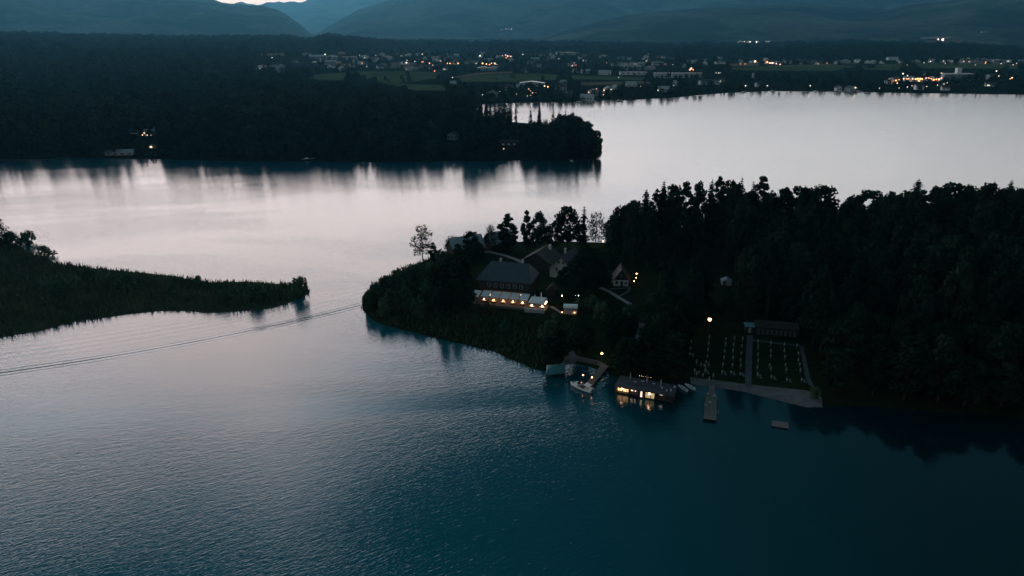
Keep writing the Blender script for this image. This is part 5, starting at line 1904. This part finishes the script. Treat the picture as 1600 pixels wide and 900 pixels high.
# apartment blocks in a row, terraced with white balcony bands
for i, px in enumerate((1034, 1062, 1084)):
    q = HIT(px, 122)
    t_ = thing('apartment_block', f'apartment block with white balcony bands, {["left", "middle", "right"][i]} of the three beside each other', 'apartment block', (q.x, q.y, q.z), R(-5), 'apartment blocks')
    MB().box((0, 6, 4.2), (30, 12, 9.6)).part('wall', M_WALL, t_)
    for k in range(3):
        MB().box((-1.5 * k, -1.0, 1.6 + 3.1 * k), (30 - 3 * k, 2.2, 1.0)).part('balcony', M_WHITE, t_)
        for j in range(5):
            MB().box((-11 + j * 5.4, -.1, 2.9 + 3.1 * k), (3.0, .15, 1.3)).part('window', M_GLASS, t_)
    MB().box((0, 6, 9.3), (31, 13, .5)).part('roof', M_WHITE, t_)
# hotel on the right shore
q = HIT(1497, 126)
t_ = thing('hotel', 'wide white hotel with a tall square tower on the right shore', 'hotel', (q.x, q.y, q.z), R(2))
MB().box((0, 7, 5.5), (52, 13, 12.5)).part('wall', M_WALL, t_)
MB().box((0, 7, 12.0), (56, 15, .9)).part('roof', M_WHITE, t_)
MB().box((2, 8, 10), (8, 8, 24)).part('tower', M_WHITE, t_)
for k in range(3):
    for j in range(12):
        MB().box((-23.5 + j * 4.3, .4, 2.4 + 3.2 * k), (2.2, .15, 1.5)).part('window', M_GLASS, t_)
# white tower building and the church
q = HIT(1180, 122)
t_ = thing('tower_house', 'pale narrow tower house standing alone below the meadow', 'building', (q.x, q.y, q.z), R(10))
MB().box((0, 4, 4), (7, 7, 10)).part('wall', M_WALL, t_)
MB().lathe([(5.4, 9), (.2, 13)], 4, (0, 4, 0)).part('roof', M_ROOFD, t_)
q = HIT(865, 92)
t_ = thing('church', 'village church with pale tower and pointed spire', 'church', (q.x, q.y, q.z), R(15))
gable(t_, 10, 18, 7, 13, M_WHITE, M_ROOFD, .5)
MB().box((-8, 4, 8), (6, 6, 18)).part('tower', M_WALL, t_)
MB().lathe([(4.2, 17), (1.6, 21), (.1, 31)], 8, (-8, 4, 0)).part('spire', M_ROOFD, t_)
# white boats and boathouses along the far shoreline
for i, (px, py) in enumerate([(905, 159.5), (925, 157.8), (966, 157.6), (1160, 144.4), (1205, 142.6), (1312, 143.0), (1340, 143.4), (1352, 145.6), (1272, 143)]):
    x_, y_ = G(px, py, 0)
    b_ = thing('boat', f'small white boat on the far shoreline, {ORD[i]} from the left' if i < 6 else f'small white boat on the far right shoreline, {ORD[i]} of the row', 'boat', (x_, y_ - 6, 0), R(random.uniform(-30, 30)), 'boats along the far shore')
    obj('hull', hull_mesh(9, 2.8, 1.0), b_)
    MB().box((-.6, 0, 1.5), (3.6, 2.0, 1.1), taper=.8).part('cabin', M_HULL, b_)

# ---------------------------------------------------------------- far lamps
LT = """661 96 o 2.2|671 99 o 1.5|676 102 w 1|679 111 r 1.5|660 85 c 1.8|635 98 c 2.0|508 85 c 1.8|562 86 c .9|570 90 c 1|425 90 c 1.2|406 107 c 1.6|573 104 c 1|699 99 o 1.2|
703 99 o 1.3|708 99 o 1.3|716 99 o 1.6|754 99 o 1.9|760 100 o 1.5|765 101 r 2|768 98.6 c 1.2|773 99 w 1.6|781 87 p 1.5|785 87.5 p 1.6|790 86 p 1.4|793 87.5 p 1.8|798 88 p 1.6|
817 85 c 1.2|744 99 c .9|750 87 c 1.6|851 135 w 2.3|856 135.5 o 1.8|868 131 o 2.0|826 139 w .9|829 142 o .8|832 145 w .9|837 145 c 1.1|824 150 c .8|829 149 w .7|754 148 c 1|781 143 c .8|807 147 c .7|
897 99 p 2.2|894 103 p 1.6|900 102 r 1.2|911 94 c 1.1|932 139 p 1.3|944 141 w 1.6|955 140 c 1.2|920 144 w 1.2|917 150 o 1.2|912 150 w .9|943 148 w 1|707 121 c 1.2|967 121 c .8|
1080 107 w 2.2|1078 109 r 2.2|1083 109 r 1.6|1165 134 c 1.4|1199 134 c 1.2|1266 134 c 1.4|1001 135 w 1.5|1052 134 c 1.4|1028 141 c 1.2|1119 114 c 1.1|1123 114 c 1.1|1126 114 c 1.1|
1199 97 o 1.9|1203 98.5 w 1.6|1207 98.5 w 2.3|1213 99.5 p 1.4|1219 100.5 p 1.4|1180 96 w 2.4|1156 64.6 c 2|1172 65.4 c 1.6|1182 65.6 c 2|1201 66 c 1.8|1163 65.4 c 1.4|
1331 137 c 1.4|1337 137 c 1.4|1374 138 c .9|1411 115 c 1.6|1418 118 c 1.1|1389 124 c 1.5|1400 126 o 1.9|1405 124.5 o 1.2|1412 123 w 1.4|1417 123.5 o 1.1|1420 123 o 1.2|1426 123 w 1.4|1431 123.5 o 1.9|1434 123 o 2.1|1438 123 o 2.0|
1441 123.5 o 1.6|1436 126 o 2.0|1447 122 p 1.4|1451 122 w 1.2|1455 123 o 1.1|1459 124.5 o 2|1463 124 o 1.6|1467 124 w 1.8|1471 122 p 1.6|1471 119 w 1.4|1471.5 116 w 1.4|1471.5 114 w 1|
1432 134 c 1.0|1418 136 c .9|1405 137.5 c .8|1402 130 p 1.2|1425 134 p .9|1448 135 c .8|1465 133 c .9|1475 131 c .9|1480 129 c .8|1557 111 c 1.5|1560 119 c 1.6|1579 123 o 2.0|1581.5 121.5 w 1.2|
1454 96 c 1.2|1474 95.6 c .8|1341 96 c .9|1473 62 w 3.0|1466 61.4 p 2|790 44.6 c 1.2|799 45.4 c 1.6|783 46 c 1.3"""
rl_ = random.Random(8)
for k_ in range(46):
    px = rl_.choice([rl_.uniform(480, 720), rl_.uniform(740, 960), rl_.uniform(960, 1300), rl_.uniform(1380, 1600)])
    py = rl_.uniform(86, 101) if px < 1140 else rl_.uniform(95, 102)
    LT += f"|{px:.1f} {py:.1f} {rl_.choice('ccwwpooo')} {rl_.uniform(.5, 1.0):.2f}"
FM = {'o': F_OR, 'r': F_RED, 'w': F_WM, 'c': F_WH, 'p': F_PK}
FW_ = {'o': 'orange', 'r': 'red', 'w': 'warm white', 'c': 'cool white', 'p': 'pinkish'}
gm = {k: MB().ball((0, 0, 0), 1.0, 8, 5).mesh('globe', FM[k]) for k in FM}
lpole = MB().tube((0, 0, -1), (0, 0, 5.2), 0.12, n=5).mesh('post', M_STEEL)
lc = {}
for it in LT.replace('\n', '').split('|'):
    px, py, kd, r_ = it.split()
    px, py, r_ = float(px), float(py), float(r_)
    # the lamp hangs 6 m up: walk down the line of sight until the land is 6 m below it
    q = HIT(px, py)
    D = math.hypot(q.x, q.y)
    for _ in range(4):
        x, y, z = ray_at(px, py, D)
        break
    lo, hi = D * 0.5, D
    for _ in range(18):
        md = (lo + hi) / 2
        x, y, z = ray_at(px, py, md)
        if z - GZ(x, y) > 6:
            lo = md
        else:
            hi = md
    x, y, z = ray_at(px, py, lo)
    seg = next(n for lim, n in SEG if px < lim)
    lc[(seg, kd)] = c_ = lc.get((seg, kd), 0) + 1
    gz_ = GZ(x, y)
    t_ = thing('street_lamp', f'{FW_[kd]} light, {ORD[c_ - 1] if c_ <= 20 else "last"} of its colour, {seg} far shore', 'lamp', (x, y, gz_), 0, 'lights of the far village')
    o_ = obj('globe', gm[kd], t_, loc=(0, 0, 6), scale=r_ * 0.42 * min(D, 4500) / 1150)
    obj('post', lpole, t_)
for px, py, kd, lb in ((222.5, 211, 'w', 'left bright light under the eaves of the flat roofed villa'), (230, 211.2, 'w', 'middle light under the eaves of the flat roofed villa'),
                       (235.6, 211.4, 'w', 'right faint light under the eaves of the flat roofed villa'), (237, 230, 'w', 'warm light outside the small summer house'),
                       (787, 232.5, 'w', 'warm light at the left foot of the dark house near the tip')):
    q = HIT(px, py + 3)
    D = math.hypot(q.x, q.y)
    x, y, z = ray_at(px, py, D - 4)
    t_ = thing('wall_lamp', lb, 'lamp', (x, y, GZ(x, y)))
    hh = max(.8, z - GZ(x, y))
    MB().tube((0, 0, -.5), (0, 0, hh), .05, n=5).part('post', M_STEEL, t_)
    MB().ball((0, 0, hh), .34 if 'faint' not in lb else .2, 8, 5).part('globe', F_WM, t_)
